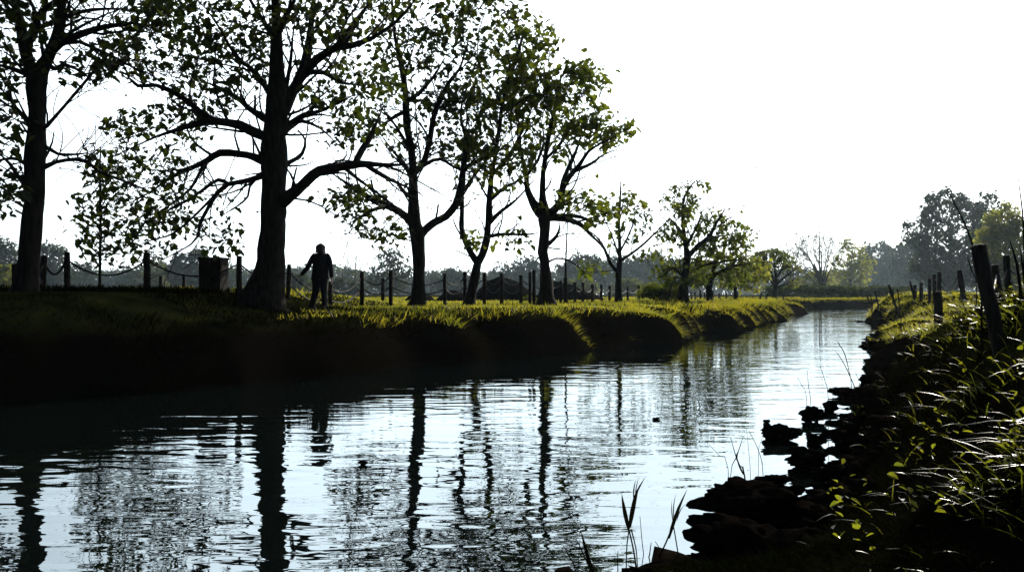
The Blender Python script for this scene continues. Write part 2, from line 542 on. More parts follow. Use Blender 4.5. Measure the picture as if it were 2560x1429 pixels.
def tree(name, label, D, limbs, clumps, leaf_size, leaf_k, mat_leaf, mat_bark, cat='tree', group=None, step=.22, infl=2.2, kill=.3,
         tip=.008, spread=1.0, shape=LEAF_R, expo=2.35, leaf_jit=.16, maxit=80, sink=.25, rough=.07, dens=2.2, lmul=1.45, shoots=1.0):
    """limbs: list of (end depth offset, [(px,py,r_px),...]); the first is the trunk.
    clumps: (px,py,rx,ry,count[,depth offset]) ellipsoids the twigs grow into."""
    P, par, spec, lid = [], [], [], []
    base = None
    for li, (dz, pts) in enumerate(limbs):
        n = len(pts)
        W = []
        start = None
        if li > 0:
            p0 = at(pts[0][0], pts[0][1], D)
            # join the nearest wood already there, as the photograph shows it
            PA = np.array(P)
            k = (PA[:, 1])
            pr = np.stack([PA[:, 0] / PA[:, 1], PA[:, 2] / PA[:, 1]], -1)
            t0 = at(pts[0][0], pts[0][1], 1.0); t0 = np.array([t0[0], (t0[2] - CAMZ)])
            pr[:, 1] = (PA[:, 2] - CAMZ) / PA[:, 1]
            start = int(np.argmin(((pr - t0) ** 2).sum(1)))
            d0 = P[start][1] - D
        else:
            d0 = 0.0
        for q, (px, py, rp) in enumerate(pts):
            f = q / max(1, n - 1)
            dd = D + d0 + (dz - 0) * f
            p = at(px, py, dd)
            W.append([*p, rp / F * dd])
        W = np.array(W)
        if li == 0:
            base = W[0, :3].copy()
            gz = ground_z(base[0], base[1])
            if gz - sink < base[2]:
                W = np.vstack([[base[0], base[1], gz - sink, W[0, 3] * 1.1], W])
            base[2] = gz
        else:
            W = np.vstack([[*P[start], min(W[0, 3], spec[start])], W])
        if li > 0:
            ff = np.linspace(0, 1, len(W))
            W[:, 3] *= 1 - .6 * smoothstep(.5, 1.0, ff)
        S = spline(W, step)
        if li > 0:
            S = S[1:]
        prev = start if li > 0 else -1
        for row in S:
            P.append(row[:3]); par.append(prev if prev is not None else -1); spec.append(max(row[3], .004)); lid.append(li); prev = len(P) - 1
    nspec0 = len(P)
    CE = np.array([[c[0], c[1], c[2], c[3]] for c in clumps], float)

    def inside(Q, k=1.0):
        Q = np.atleast_2d(Q)
        c, sn = CP, SP
        yy = c * Q[:, 1] + sn * (Q[:, 2] - CAMZ); zz = -sn * Q[:, 1] + c * (Q[:, 2] - CAMZ)
        u = CX + F * Q[:, 0] / yy; v = CY - F * zz / yy
        return ((((u[:, None] - CE[None, :, 0]) / (k * CE[None, :, 2])) ** 2 + ((v[:, None] - CE[None, :, 1]) / (k * CE[None, :, 3])) ** 2) < 1).any(1)

    # side shoots: long upswept branches off the limbs, then finer ones off those
    if shoots:
        limb_of = list(lid)
        seg = 2.0 * D / F
        for lev in range(2):
            lo = 0 if lev == 0 else n_l1
            hi = len(P)
            n_l1 = hi
            for i in range(lo, hi):
                p = par[i]
                if p < 0 or spec[i] > (.17 if lev == 0 else .03) or spec[i] < .006:
                    continue
                if lev == 0 and lid[i] == 0 and P[i][2] - base[2] < .30 * (max(q[2] for q in P[:nspec0]) - base[2]):
                    continue
                if rng.random() > (shoots * (.22 / step) ** 2 * (.55 if lev == 0 else .42)) * step / .22:
                    continue
                t = P[i] - P[p]; t = t / (np.linalg.norm(t) + 1e-9)
                r = rng.normal(0, 1, 3); r -= t * np.dot(r, t); r /= np.linalg.norm(r) + 1e-9
                d = .70 * t + .62 * r + np.array([0, 0, .22])
                d /= np.linalg.norm(d)
                r0 = min(.55 * spec[i], .040 if lev == 0 else .018) * rng.uniform(.6, 1)
                L = rng.uniform(.9, 2.4) * (1.0 if lev == 0 else .5) * (D / 22) ** .5
                m = max(3, int(L / step))
                prev, q = i, P[i]
                curl = rng.normal(0, .10, 3) + np.array([0, 0, .05])
                for k in range(m):
                    d = d + curl + rng.normal(0, .10, 3); d /= np.linalg.norm(d)
                    q = q + d * step
                    if k * step > .5 and not inside(q, 1.08)[0] and rng.random() < .35:
                        break
                    P.append(q); par.append(prev); spec.append(max(.0075, r0 * (1 - .75 * (k + 1) / m))); lid.append(99)
                    prev = len(P) - 1
    nspec = len(P)
    A = []
    for c in clumps:
        px, py, rx, ry, n = c[:5]
        off = c[5] if len(c) > 5 else 0.0
        dep = spread * .5 * (rx + ry) / F * D
        n = int(n * dens)
        v = rng.normal(0, 1, (n, 3)); v /= np.linalg.norm(v, axis=1)[:, None]
        v *= rng.random((n, 1)) ** (1 / 2.4)
        for a in v:
            A.append(at(px + a[0] * rx, py + a[1] * ry, D + off + a[2] * dep))
    P, par = colonize(P, par, A, step, infl, kill, maxit)
    n = len(P)
    # pipe model
    kids = [[] for _ in range(n)]
    for i in range(n):
        if par[i] >= 0:
            kids[par[i]].append(i)
    rad = np.zeros(n)
    for i in range(n - 1, -1, -1):
        s = sum(rad[k] ** expo for k in kids[i])
        rad[i] = max((s + .35 * tip ** expo) ** (1 / expo) if kids[i] else tip, tip)
        if i < nspec:
            rad[i] = spec[i] if i < nspec else rad[i]
    # children of drawn limbs never start thicker than the limb
    for i in range(nspec, n):
        rad[i] = min(rad[i], .85 * rad[par[i]] if par[i] < nspec else rad[par[i]])
    rad = np.maximum(rad, tip * .7)
    acc = Acc()
    used = np.zeros(n, bool)
    order = np.argsort(-rad)
    for i in range(n):
        if used[i]:
            continue
        if par[i] >= 0 and not used[par[i]]:
            continue
        chain = [par[i], i] if par[i] >= 0 else [i]
        used[i] = True
        cur = i
        while True:
            ks = [k for k in kids[cur] if not used[k]]
            if not ks:
                break
            cur = max(ks, key=lambda k: rad[k])
            used[cur] = True
            chain.append(cur)
        if len(chain) < 2:
            continue
        pp = P[chain]; rr = rad[chain].copy()
        if par[i] >= 0:
            rr[0] = min(rr[0], rr[1] * 1.25)
        big = rr.max()
        acc.tube(pp, rr, 14 if big > .12 else 8 if big > .05 else 5 if big > .02 else 3, rough if big > .05 else 0)
    root = thing(name, tuple(base), label, cat, group)
    acc.build('trunk', mat_bark, root)
    # leaves at thin wood
    thin = np.array([i for i in range(n) if i >= nspec and rad[i] < tip * 2.6])
    tips = np.array([i for i in range(n) if i >= nspec0 and not kids[i]])
    pts = []
    for arr, k in ((thin, leaf_k[0]), (tips, leaf_k[1])):
        if len(arr):
            m = rng.poisson(k * lmul * rng.gamma(1.3, 1 / 1.3, len(arr)))
            pts.append(np.repeat(P[arr], m, 0))
    pts = np.vstack(pts)
    pts = pts + rng.normal(0, leaf_jit, pts.shape)
    if shoots:
        pts = pts[inside(pts, 1.12) | (rng.random(len(pts)) < .025)]
    size = leaf_size * np.clip(rng.lognormal(0, .35, len(pts)), .4, 1.7)
    V, Fc = leaves(pts, size, shape)
    mesh('crown', V, Fc, mat_leaf, root)
    return root


GA = 'plane trees in a row on the left bank'

tree('plane_tree', 'thick leaning dark tree at the left edge, forked high up', 14.5, [
    (0, [(62, 748, 42), (66, 720, 31), (72, 650, 25), (80, 560, 24), (86, 480, 24), (87, 430, 23), (89, 370, 23), (92, 310, 19), (92, 250, 20), (94, 195, 25), (112, 160, 15), (126, 130, 13), (143, 80, 11), (153, 20, 10), (158, -60, 9), (168, -170, 6)]),
    (.8, [(80, 185, 16), (70, 150, 14), (58, 100, 13), (50, 50, 12), (32, 0, 10), (5, -80, 7), (-20, -150, 5)]),
    (-.6, [(66, 115, 9), (85, 90, 8), (95, 40, 8), (115, 20, 8), (140, 0, 7), (185, -70, 5)]),
    (-.8, [(125, 130, 11), (150, 108, 10), (180, 95, 9), (220, 80, 8), (260, 68, 8), (310, 62, 6), (350, 60, 4), (420, 90, 3)]),
    (.9, [(150, 110, 6), (200, 105, 5), (245, 125, 4), (300, 150, 4), (350, 180, 3), (390, 195, 2)]),
    (.8, [(152, 50, 6), (185, 35, 5), (230, 25, 5), (300, 23, 4), (370, 32, 3)]),
    (-.5, [(138, 172, 6), (165, 162, 5), (190, 172, 4), (230, 200, 3), (285, 238, 2)]),
    (-1., [(108, 322, 6), (135, 295, 4), (200, 220, 4), (270, 140, 3.5), (345, 85, 2)]),
    (-.8, [(108, 418, 8), (140, 405, 5), (190, 398, 5), (225, 410, 4.5), (245, 428, 4), (330, 460, 4), (400, 490, 3), (440, 503, 2)]),
    (.5, [(110, 365, 6), (145, 385, 4), (165, 387, 4), (215, 383, 3), (245, 372, 2)]),
    (.7, [(70, 412, 7), (45, 398, 5), (10, 398, 5), (-40, 410, 4)]),
    (-.7, [(70, 474, 6), (45, 440, 5), (25, 410, 4), (0, 385, 3), (-40, 365, 3)]),
    (.9, [(78, 310, 7), (40, 270, 5), (25, 240, 5), (20, 205, 5), (-20, 175, 4)]),
    (-.4, [(72, 188, 7), (30, 172, 6), (0, 163, 5), (-60, 150, 3)]),
], [(60, 70, 120, 110, 190), (250, 60, 150, 80, 260), (220, 170, 100, 45, 90), (-60, 180, 110, 190, 200), (25, 490, 50, 60, 50), (340, 20, 120, 60, 150),
    (90, -120, 260, 110, 320), (30, 330, 60, 80, 50), (200, 400, 70, 30, 30)],
    .12, (1.1, 4.4), M['leaf_shade_tint'], M['bark'], group=GA, tip=.0105)

tree('plane_tree', 'biggest tree with the thickest flared trunk, just left of the walker', 18.0, [
    (0, [(655, 757, 66), (664, 735, 52), (670, 700, 43), (677, 650, 36), (680, 600, 33), (682, 560, 31), (684, 500, 31), (684, 440, 30), (683, 400, 32), (685, 340, 30), (690, 280, 27), (693, 220, 22), (692, 160, 17), (692, 100, 15), (690, 50, 12), (688, 0, 10), (685, -80, 8), (690, -180, 5)]),
    (-1.4, [(690, 515, 20), (715, 496, 16), (740, 478, 14), (770, 450, 13), (800, 427, 12), (850, 417, 12), (900, 410, 12), (950, 412, 9), (1010, 412, 6), (1045, 405, 4)]),
    (1.0, [(888, 408, 9), (905, 375, 8), (925, 345, 8), (940, 310, 6), (958, 265, 4)]),
    (.7, [(915, 413, 7), (960, 440, 6), (1000, 460, 5), (1050, 482, 4)]),
    (-.6, [(858, 417, 6), (890, 443, 4), (940, 480, 4.5), (985, 512, 4)]),
    (1.6, [(700, 335, 12), (730, 310, 10), (755, 302, 6), (800, 320, 5), (835, 352, 4)]),
    (-1.2, [(728, 310, 8), (760, 287, 6), (810, 275, 5), (880, 240, 4)]),
    (1.4, [(698, 420, 9), (725, 405, 6), (755, 385, 5), (763, 350, 5), (745, 325, 4)]),
    (1.3, [(700, 290, 18), (720, 250, 15), (742, 210, 13), (760, 170, 12), (770, 120, 11), (778, 60, 9), (785, 0, 8), (800, -80, 5), (815, -150, 4)]),
    (-1.6, [(745, 205, 11), (790, 150, 11), (840, 120, 10), (880, 114, 8), (930, 95, 6), (990, 55, 6), (1030, 10, 5), (1065, -45, 3)]),
    (1.2, [(850, 118, 8), (870, 80, 7), (895, 45, 6), (930, 0, 5), (965, -65, 3)]),
    (.8, [(765, 182, 8), (810, 182, 6), (850, 205, 6), (870, 210, 5), (920, 212, 4)]),
    (-.8, [(712, 235, 7), (725, 165, 5), (731, 100, 4), (737, 55, 3)]),
    (1.5, [(693, 115, 9), (675, 80, 7), (650, 40, 6), (625, 0, 6), (595, -55, 4)]),
    (-1.2, [(694, 90, 9), (715, 40, 8), (735, 5, 6), (752, -60, 4)]),
    (1.5, [(675, 408, 14), (635, 392, 10), (600, 385, 9), (550, 382, 9), (520, 400, 8), (490, 415, 7), (430, 442, 6), (390, 470, 4), (340, 500, 3), (280, 525, 2)]),
    (-1.7, [(675, 345, 15), (630, 328, 12), (600, 313, 11), (540, 303, 10), (490, 311, 8), (440, 325, 6), (390, 342, 5), (350, 360, 4), (295, 385, 3)]),
    (-.9, [(560, 308, 9), (530, 300, 9), (505, 285, 8), (480, 262, 8), (450, 240, 7), (420, 225, 7), (390, 213, 6), (345, 215, 6), (322, 195, 5), (310, 165, 4), (298, 135, 3)]),
    (1.3, [(676, 305, 10), (620, 270, 7), (600, 250, 6), (570, 232, 6), (540, 216, 5), (520, 208, 4), (478, 185, 3)]),
    (-1.5, [(678, 240, 10), (640, 182, 6), (590, 140, 5), (545, 65, 4), (510, 15, 3)]),
    (-1.2, [(672, 430, 11), (640, 445, 7), (600, 455, 6), (570, 460, 6), (545, 480, 5.5), (520, 520, 5), (500, 560, 5), (495, 590, 4.5), (478, 610, 4), (440, 632, 4), (400, 652, 3)]),
    (1.2, [(570, 460, 5), (545, 450, 5), (500, 480, 4), (470, 500, 4), (430, 520, 4), (390, 545, 3), (330, 570, 2)]),
    (.9, [(640, 447, 4), (625, 465, 3.5), (620, 490, 3), (600, 510, 3), (560, 535, 2), (510, 548, 2)]),
    (-.7, [(520, 400, 5), (500, 430, 4.5), (478, 470, 4), (440, 500, 3.5), (400, 530, 3), (350, 545, 2)]),
    (.7, [(545, 480, 4), (480, 545, 3), (430, 585, 3), (380, 600, 2.5), (320, 625, 2)]),
], [(450, 110, 180, 110, 330), (400, 320, 130, 55, 150), (330, 420, 130, 50, 170), (410, 530, 170, 60, 170), (310, 610, 110, 55, 130), (580, 60, 120, 80, 190),
    (830, 60, 140, 80, 210), (880, 220, 120, 65, 170), (880, 340, 90, 35, 80), (880, 500, 90, 35, 90), (910, 570, 90, 28, 60), (560, 170, 110, 70, 110),
    (680, -150, 340, 130, 320), (400, -110, 200, 100, 180), (960, -60, 130, 90, 110), (520, 250, 90, 40, 60), (560, 600, 60, 45, 24), (260, 540, 70, 60, 60)],
    .12, (1.1, 4.4), M['leaf_shade_tint'], M['bark'], group=GA, tip=.011)

tree('plane_tree', 'dark tree dividing low into two stems, right of the walker', 24.0, [
    (0, [(1043, 766, 26), (1045, 750, 19), (1047, 700, 15), (1047, 650, 15), (1045, 610, 18), (1043, 585, 19), (1036, 560, 16), (1033, 520, 14), (1033, 470, 12), (1032, 420, 10), (1028, 370, 9), (1018, 320, 9), (1015, 270, 9), (1012, 220, 7), (1000, 150, 6), (985, 80, 4), (980, 0, 3)]),
    (1.0, [(1046, 595, 12), (1062, 575, 10), (1085, 556, 9), (1115, 540, 9), (1140, 510, 10), (1152, 475, 10), (1156, 440, 9), (1160, 400, 8), (1165, 350, 7), (1152, 290, 6), (1160, 240, 5), (1190, 160, 4)]),
    (-1.2, [(1036, 560, 12), (1000, 530, 9), (970, 515, 9), (940, 503, 8), (900, 480, 7), (870, 460, 6), (835, 437, 4), (808, 425, 3)]),
    (.8, [(972, 516, 6), (940, 522, 5), (900, 542, 4), (868, 562, 3)]),
    (1.2, [(1033, 450, 7), (1010, 410, 6), (985, 380, 5), (958, 345, 4)]),
    (-1.0, [(1033, 440, 8), (1060, 400, 7), (1075, 350, 7), (1085, 290, 7), (1120, 210, 7), (1150, 170, 6), (1172, 95, 4)]),
    (1.0, [(1017, 275, 6), (990, 290, 5), (960, 310, 4), (918, 332, 3)]),
    (-1.1, [(1013, 258, 6), (1050, 230, 5), (1085, 190, 5), (1112, 145, 4)]),
    (.9, [(1033, 430, 6), (1065, 410, 5), (1100, 397, 5), (1140, 420, 5), (1185, 432, 4)]),
    (.6, [(1034, 500, 6), (1010, 480, 5), (985, 450, 4), (950, 440, 3)]),
    (-.8, [(1031, 390, 5), (1005, 340, 4), (970, 290, 3.5), (930, 270, 3)]),
], [(1010, 130, 90, 100, 170), (1130, 120, 100, 85, 190), (940, 310, 70, 50, 80), (1110, 250, 90, 65, 130), (890, 510, 70, 45, 70), (985, 590, 80, 28, 36),
    (1060, 370, 80, 50, 60), (1180, 30, 140, 60, 190), (1080, -70, 170, 90, 160), (1270, 30, 60, 45, 70), (1180, 330, 60, 60, 60)],
    .15, (.85, 3.6), M['leaf_shade_tint'], M['bark'], group=GA, tip=.0115)

tree('plane_tree', 'slender dark tree with a low Y-shaped fork, middle of the row', 26.0, [
    (0, [(1172, 764, 18), (1178, 740, 13), (1188, 690, 11), (1194, 658, 11), (1205, 636, 10), (1216, 600, 9), (1220, 560, 8), (1222, 520, 8), (1225, 480, 7), (1230, 430, 6), (1240, 380, 5), (1250, 300, 5), (1265, 220, 4), (1290, 150, 4), (1310, 80, 3)]),
    (1.0, [(1192, 655, 9), (1178, 632, 8), (1163, 603, 7), (1154, 570, 7), (1155, 530, 6), (1155, 480, 6), (1158, 430, 5), (1175, 380, 4), (1185, 330, 3)]),
    (-1.0, [(1220, 560, 6), (1250, 530, 5), (1290, 500, 4), (1335, 450, 3)]),
    (1.0, [(1225, 500, 5), (1260, 470, 4), (1290, 455, 4), (1325, 428, 3)]),
    (-.7, [(1218, 592, 5), (1260, 585, 4), (1310, 587, 4), (1345, 582, 3)]),
    (-.9, [(1158, 420, 5), (1200, 400, 5), (1250, 375, 4), (1290, 340, 3)]),
    (1.2, [(1228, 440, 5), (1270, 390, 4), (1305, 330, 4), (1330, 270, 3)]),
    (-1.1, [(1156, 480, 4), (1185, 440, 4), (1215, 400, 3), (1245, 350, 3)]),
], [(1205, 600, 50, 26, 40), (1290, 600, 40, 26, 36), (1200, 410, 80, 75, 110), (1255, 240, 90, 80, 170), (1285, 120, 75, 75, 140), (1325, 230, 60, 75, 110), (1275, 410, 60, 55, 80)],
    .165, (.8, 3.8), M['leaf_young_lit'], M['bark'], group=GA, tip=.0115)  # brighter leaf colour stands in for sun reaching this crown

tree('plane_tree', 'straight dark tree with bright green right-hand leaves, rightmost of the tall row', 27.0, [
    (0, [(1366, 767, 30), (1366, 745, 21), (1365, 700, 15), (1362, 650, 12), (1358, 630, 13), (1361, 590, 13), (1362, 560, 14), (1360, 535, 18), (1357, 500, 9), (1357, 450, 7), (1362, 400, 6), (1372, 340, 6), (1385, 280, 5), (1402, 195, 3)]),
    (-1.0, [(1364, 545, 13), (1388, 522, 10), (1402, 500, 9), (1407, 470, 8), (1425, 440, 7), (1450, 410, 6), (1470, 380, 5), (1500, 360, 4), (1540, 340, 3), (1582, 313, 2)]),
    (.9, [(1405, 475, 7), (1412, 440, 6), (1430, 400, 5), (1450, 350, 4), (1457, 295, 3)]),
    (.5, [(1442, 425, 5), (1480, 408, 4), (1512, 385, 3), (1562, 368, 2)]),
    (.9, [(1357, 540, 14), (1332, 505, 11), (1318, 470, 7), (1315, 430, 6), (1302, 380, 5), (1300, 330, 4), (1288, 265, 3)]),
    (-.9, [(1365, 545, 10), (1400, 545, 8), (1450, 560, 6), (1480, 590, 4), (1502, 612, 4), (1528, 648, 2)]),
    (.7, [(1375, 540, 7), (1440, 540, 5), (1480, 552, 4), (1530, 560, 3)]),
    (.6, [(1364, 615, 7), (1385, 598, 5), (1396, 580, 5), (1400, 560, 4)]),
    (-.8, [(1368, 657, 3), (1390, 646, 2.2), (1420, 650, 2.2), (1450, 670, 2), (1467, 686, 1.5)]),
    (-.8, [(1316, 440, 4), (1345, 400, 4), (1360, 350, 3.5), (1350, 290, 3)]),
    (1.0, [(1362, 400, 4), (1400, 360, 4), (1430, 310, 3), (1440, 250, 2.5)]),
], [(1425, 240, 95, 75, 230), (1505, 325, 85, 45, 170), (1370, 330, 60, 85, 120), (1315, 200, 70, 95, 150), (1420, 510, 85, 38, 120), (1465, 672, 22, 20, 14), (1450, 190, 60, 40, 60), (1350, 100, 40, 70, 60), (1480, 530, 60, 30, 60)],
    .18, (.8, 3.8), M['leaf_young_lit'], M['bark'], group=GA, tip=.0115)  # sunlit look put into the leaf colour here too

tree('young_tree', 'small slim tree with thin trunk and few leaves, right of the tall row', 38.0, [
    (0, [(1546, 757, 10), (1546, 700, 7), (1548, 665, 7), (1550, 640, 5), (1549, 600, 4), (1547, 560, 3.5), (1550, 500, 3), (1552, 462, 1.6)]),
    (-.8, [(1547, 682, 5), (1527, 660, 4), (1510, 620, 3.5), (1490, 590, 3), (1458, 568, 2.5)]),
    (.8, [(1551, 652, 4), (1590, 625, 3), (1620, 600, 3), (1650, 570, 2.3), (1672, 548, 1.8)]),
    (.6, [(1549, 645, 3), (1530, 590, 2.4), (1508, 540, 2)]),
    (-.6, [(1549, 630, 3), (1575, 580, 2.4), (1590, 530, 2)]),
], [(1550, 520, 70, 38, 150), (1585, 555, 45, 38, 60), (1560, 600, 40, 25, 36), (1480, 672, 28, 18, 14), (1602, 640, 30, 14, 14), (1535, 680, 30, 14, 12), (1525, 515, 45, 25, 60)],
    .20, (.6, 2.8), M['leaf_young_lit'], M['bark'], group='young trees on the left lawn', tip=.012, step=.3, kill=.4, infl=2.6)

tree('young_tree', 'round crowned dark tree standing above the left bank bend', 42.0, [
    (0, [(1705, 752, 19), (1708, 730, 12), (1711, 700, 10), (1715, 670, 9), (1718, 640, 8), (1713, 610, 6), (1710, 580, 5), (1706, 530, 4), (1712, 490, 3), (1732, 458, 1.6)]),
    (-1.2, [(1719, 642, 7), (1745, 615, 6), (1770, 595, 5), (1790, 560, 4), (1808, 530, 3), (1816, 513, 2)]),
    (1.2, [(1711, 592, 5), (1690, 563, 4), (1672, 543, 3)]),
    (1.0, [(1716, 680, 5), (1760, 662, 4), (1800, 655, 3), (1850, 650, 3), (1872, 676, 2)]),
    (-1.0, [(1709, 692, 4), (1682, 670, 3.5), (1658, 690, 3)]),
    (.8, [(1770, 595, 4), (1800, 590, 3), (1835, 585, 2.5)]),
    (-.9, [(1714, 620, 4), (1740, 570, 3.5), (1755, 530, 3)]),
], [(1705, 515, 48, 55, 130), (1695, 585, 50, 40, 90), (1775, 570, 58, 48, 150), (1838, 600, 42, 42, 110), (1770, 630, 60, 22, 80), (1660, 655, 45, 45, 90), (1700, 690, 75, 28, 80), (1740, 470, 35, 18, 24)],
    .17, (2.0, 7), M['leaf_young_lit'], M['bark'], group='young trees on the left lawn', tip=.012, step=.3, kill=.38, infl=2.6)

tree('young_tree', 'low dark spreading tree partly behind the round crowned one', 46.0, [
    (0, [(1775, 752, 9), (1772, 720, 8), (1778, 695, 7), (1785, 670, 5), (1790, 640, 3)]),
    (-1, [(1780, 692, 5), (1815, 672, 4), (1850, 662, 3), (1880, 660, 2)]),
    (1, [(1776, 700, 5), (1755, 680, 4), (1735, 655, 3)]),
], [(1785, 660, 60, 36, 130), (1755, 690, 40, 28, 70), (1825, 690, 45, 26, 80), (1865, 655, 40, 18, 40)],
    .18, (2.0, 7), M['leaf_young_lit'], M['bark'], group='young trees on the left lawn', tip=.009, step=.32, kill=.4, infl=2.6)

tree('young_tree', 'sunlit yellow-green bushy tree by the left bank bend', 58.0, [
    (0, [(1838, 750, 4), (1838, 720, 4), (1842, 690, 3), (1850, 660, 2)]),
    (-1, [(1839, 715, 3), (1865, 690, 2.5), (1890, 670, 2)]),
    (1, [(1838, 720, 3), (1820, 700, 2.5), (1812, 675, 2)]),
], [(1870, 690, 48, 40, 240), (1890, 670, 40, 30, 130), (1825, 695, 30, 30, 70)],
    .22, (2.6, 7), M['leaf_yellow'], M['bark'], tip=.012, step=.4, kill=.45, infl=3)

tree('young_tree', 'vase shaped olive tree alone where the left bank ends', 75.0, [
    (0, [(1938, 751, 6), (1937, 730, 5), (1940, 705, 4.5), (1938, 680, 3), (1934, 650, 2)]),
    (-2, [(1939, 712, 3.5), (1965, 690, 3), (1985, 672, 2)]),
    (2, [(1938, 715, 3.5), (1918, 690, 2.5), (1905, 660, 2)]),
    (1.5, [(1939, 700, 3), (1955, 670, 2.5), (1962, 645, 2)]),
    (-1.5, [(1938, 708, 3), (1925, 672, 2.2), (1915, 640, 1.6)]),
    (1, [(1939, 718, 3), (1970, 708, 2.2), (1992, 690, 1.6)]),
], [(1932, 650, 40, 24, 190), (1905, 655, 26, 25, 90), (1975, 675, 28, 22, 120), (1960, 660, 25, 20, 70), (1970, 705, 30, 14, 50), (1900, 690, 22, 16, 40)],
    .26, (2.4, 6), M['leaf_mid'], M['bark'], tip=.014, step=.45, kill=.5, infl=3.4, shoots=4)

tree('sapling', 'thin upright sapling beside the leaning left tree, leafy down its stem', 17.0, [
    (0, [(249, 715, 4), (250, 640, 3.5), (251, 560, 3.2), (250, 470, 3), (250, 400, 2.2), (252, 370, 1.5)]),
    (.4, [(250, 575, 2), (265, 565, 1.5), (285, 560, 1)]),
    (-.4, [(250, 460, 2), (235, 480, 1.5), (215, 505, 1)]),
], [(250, 500, 22, 90, 45), (245, 630, 40, 60, 70), (255, 385, 22, 25, 22), (200, 540, 36, 70, 30), (300, 600, 35, 40, 30)],
    .13, (.45, 2.6), M['leaf'], M['bark'], tip=.0105)


# ------------------------------------------------------------------ far trees
def far_tree(name, label, px, top, width, D, kind, base=744, cat='tree', leaf=None, stems=1):
    D = D * (2.2 if D > 165 else 1.75 if D > 118 else 1.4)
    h = base - top
    w = width / 2.0
    g = rng.random
    limbs = [(0, [(px, base, .022 * h + 1.2), (px + g() * 4 - 2, base - .25 * h, .018 * h + .8), (px + g() * 8 - 4, base - .55 * h, .010 * h + .5), (px + g() * 10 - 5, base - .85 * h, .6)])]
    sp = w / F * D
    for k in range(7):
        f = .16 + .055 * k
        s = 1 if k % 2 else -1
        limbs.append((rng.uniform(-.8, .8) * sp, [(px, base - f * h, .010 * h + .5), (px + s * w * .35, base - (f + .16) * h, .007 * h + .4), (px + s * w * (.75 - .05 * k), base - (f + .38) * h, .5)]))
    step = D / 230.0
    if kind == 'bare':
        cl = [(px, base - .72 * h, w, .28 * h, 220), (px, base - .5 * h, w * .8, .2 * h, 90)]
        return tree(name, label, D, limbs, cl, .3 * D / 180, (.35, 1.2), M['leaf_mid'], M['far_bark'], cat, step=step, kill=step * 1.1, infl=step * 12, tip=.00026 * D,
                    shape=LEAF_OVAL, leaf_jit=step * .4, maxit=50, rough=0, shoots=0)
    cl = []
    nb = 9 if kind != 'semi' else 7
    for k in range(nb):
        a = 2 * np.pi * (k + g() * .5) / nb
        rr = .62
        cx = px + rr * w * math.cos(a); cy = base - .56 * h - .33 * h * math.sin(a)
        cl.append((cx, cy, w * (.30 + .14 * g()), h * (.15 + .08 * g()), 60 if kind == 'dense' else 42))
    cl.append((px, base - .5 * h, w * .65, .35 * h, 120))
    if kind == 'dense':
        cl.append((px, base - .25 * h, w * .8, .18 * h, 90))
        lk = (3.0, 6.0)
    elif kind == 'bush':
        cl.append((px, base - .22 * h, w * .95, .2 * h, 160))
        lk = (3.0, 6.0)
    else:
        cl.append((px, base - .3 * h, w * .8, .2 * h, 60))
        lk = (1.5, 3.5)
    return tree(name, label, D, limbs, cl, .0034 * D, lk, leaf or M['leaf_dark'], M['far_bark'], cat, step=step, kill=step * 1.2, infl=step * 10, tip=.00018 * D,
                shape=LEAF_OVAL, leaf_jit=step * .6, maxit=40, rough=0, dens=1.6, lmul=2.6, shoots=0)


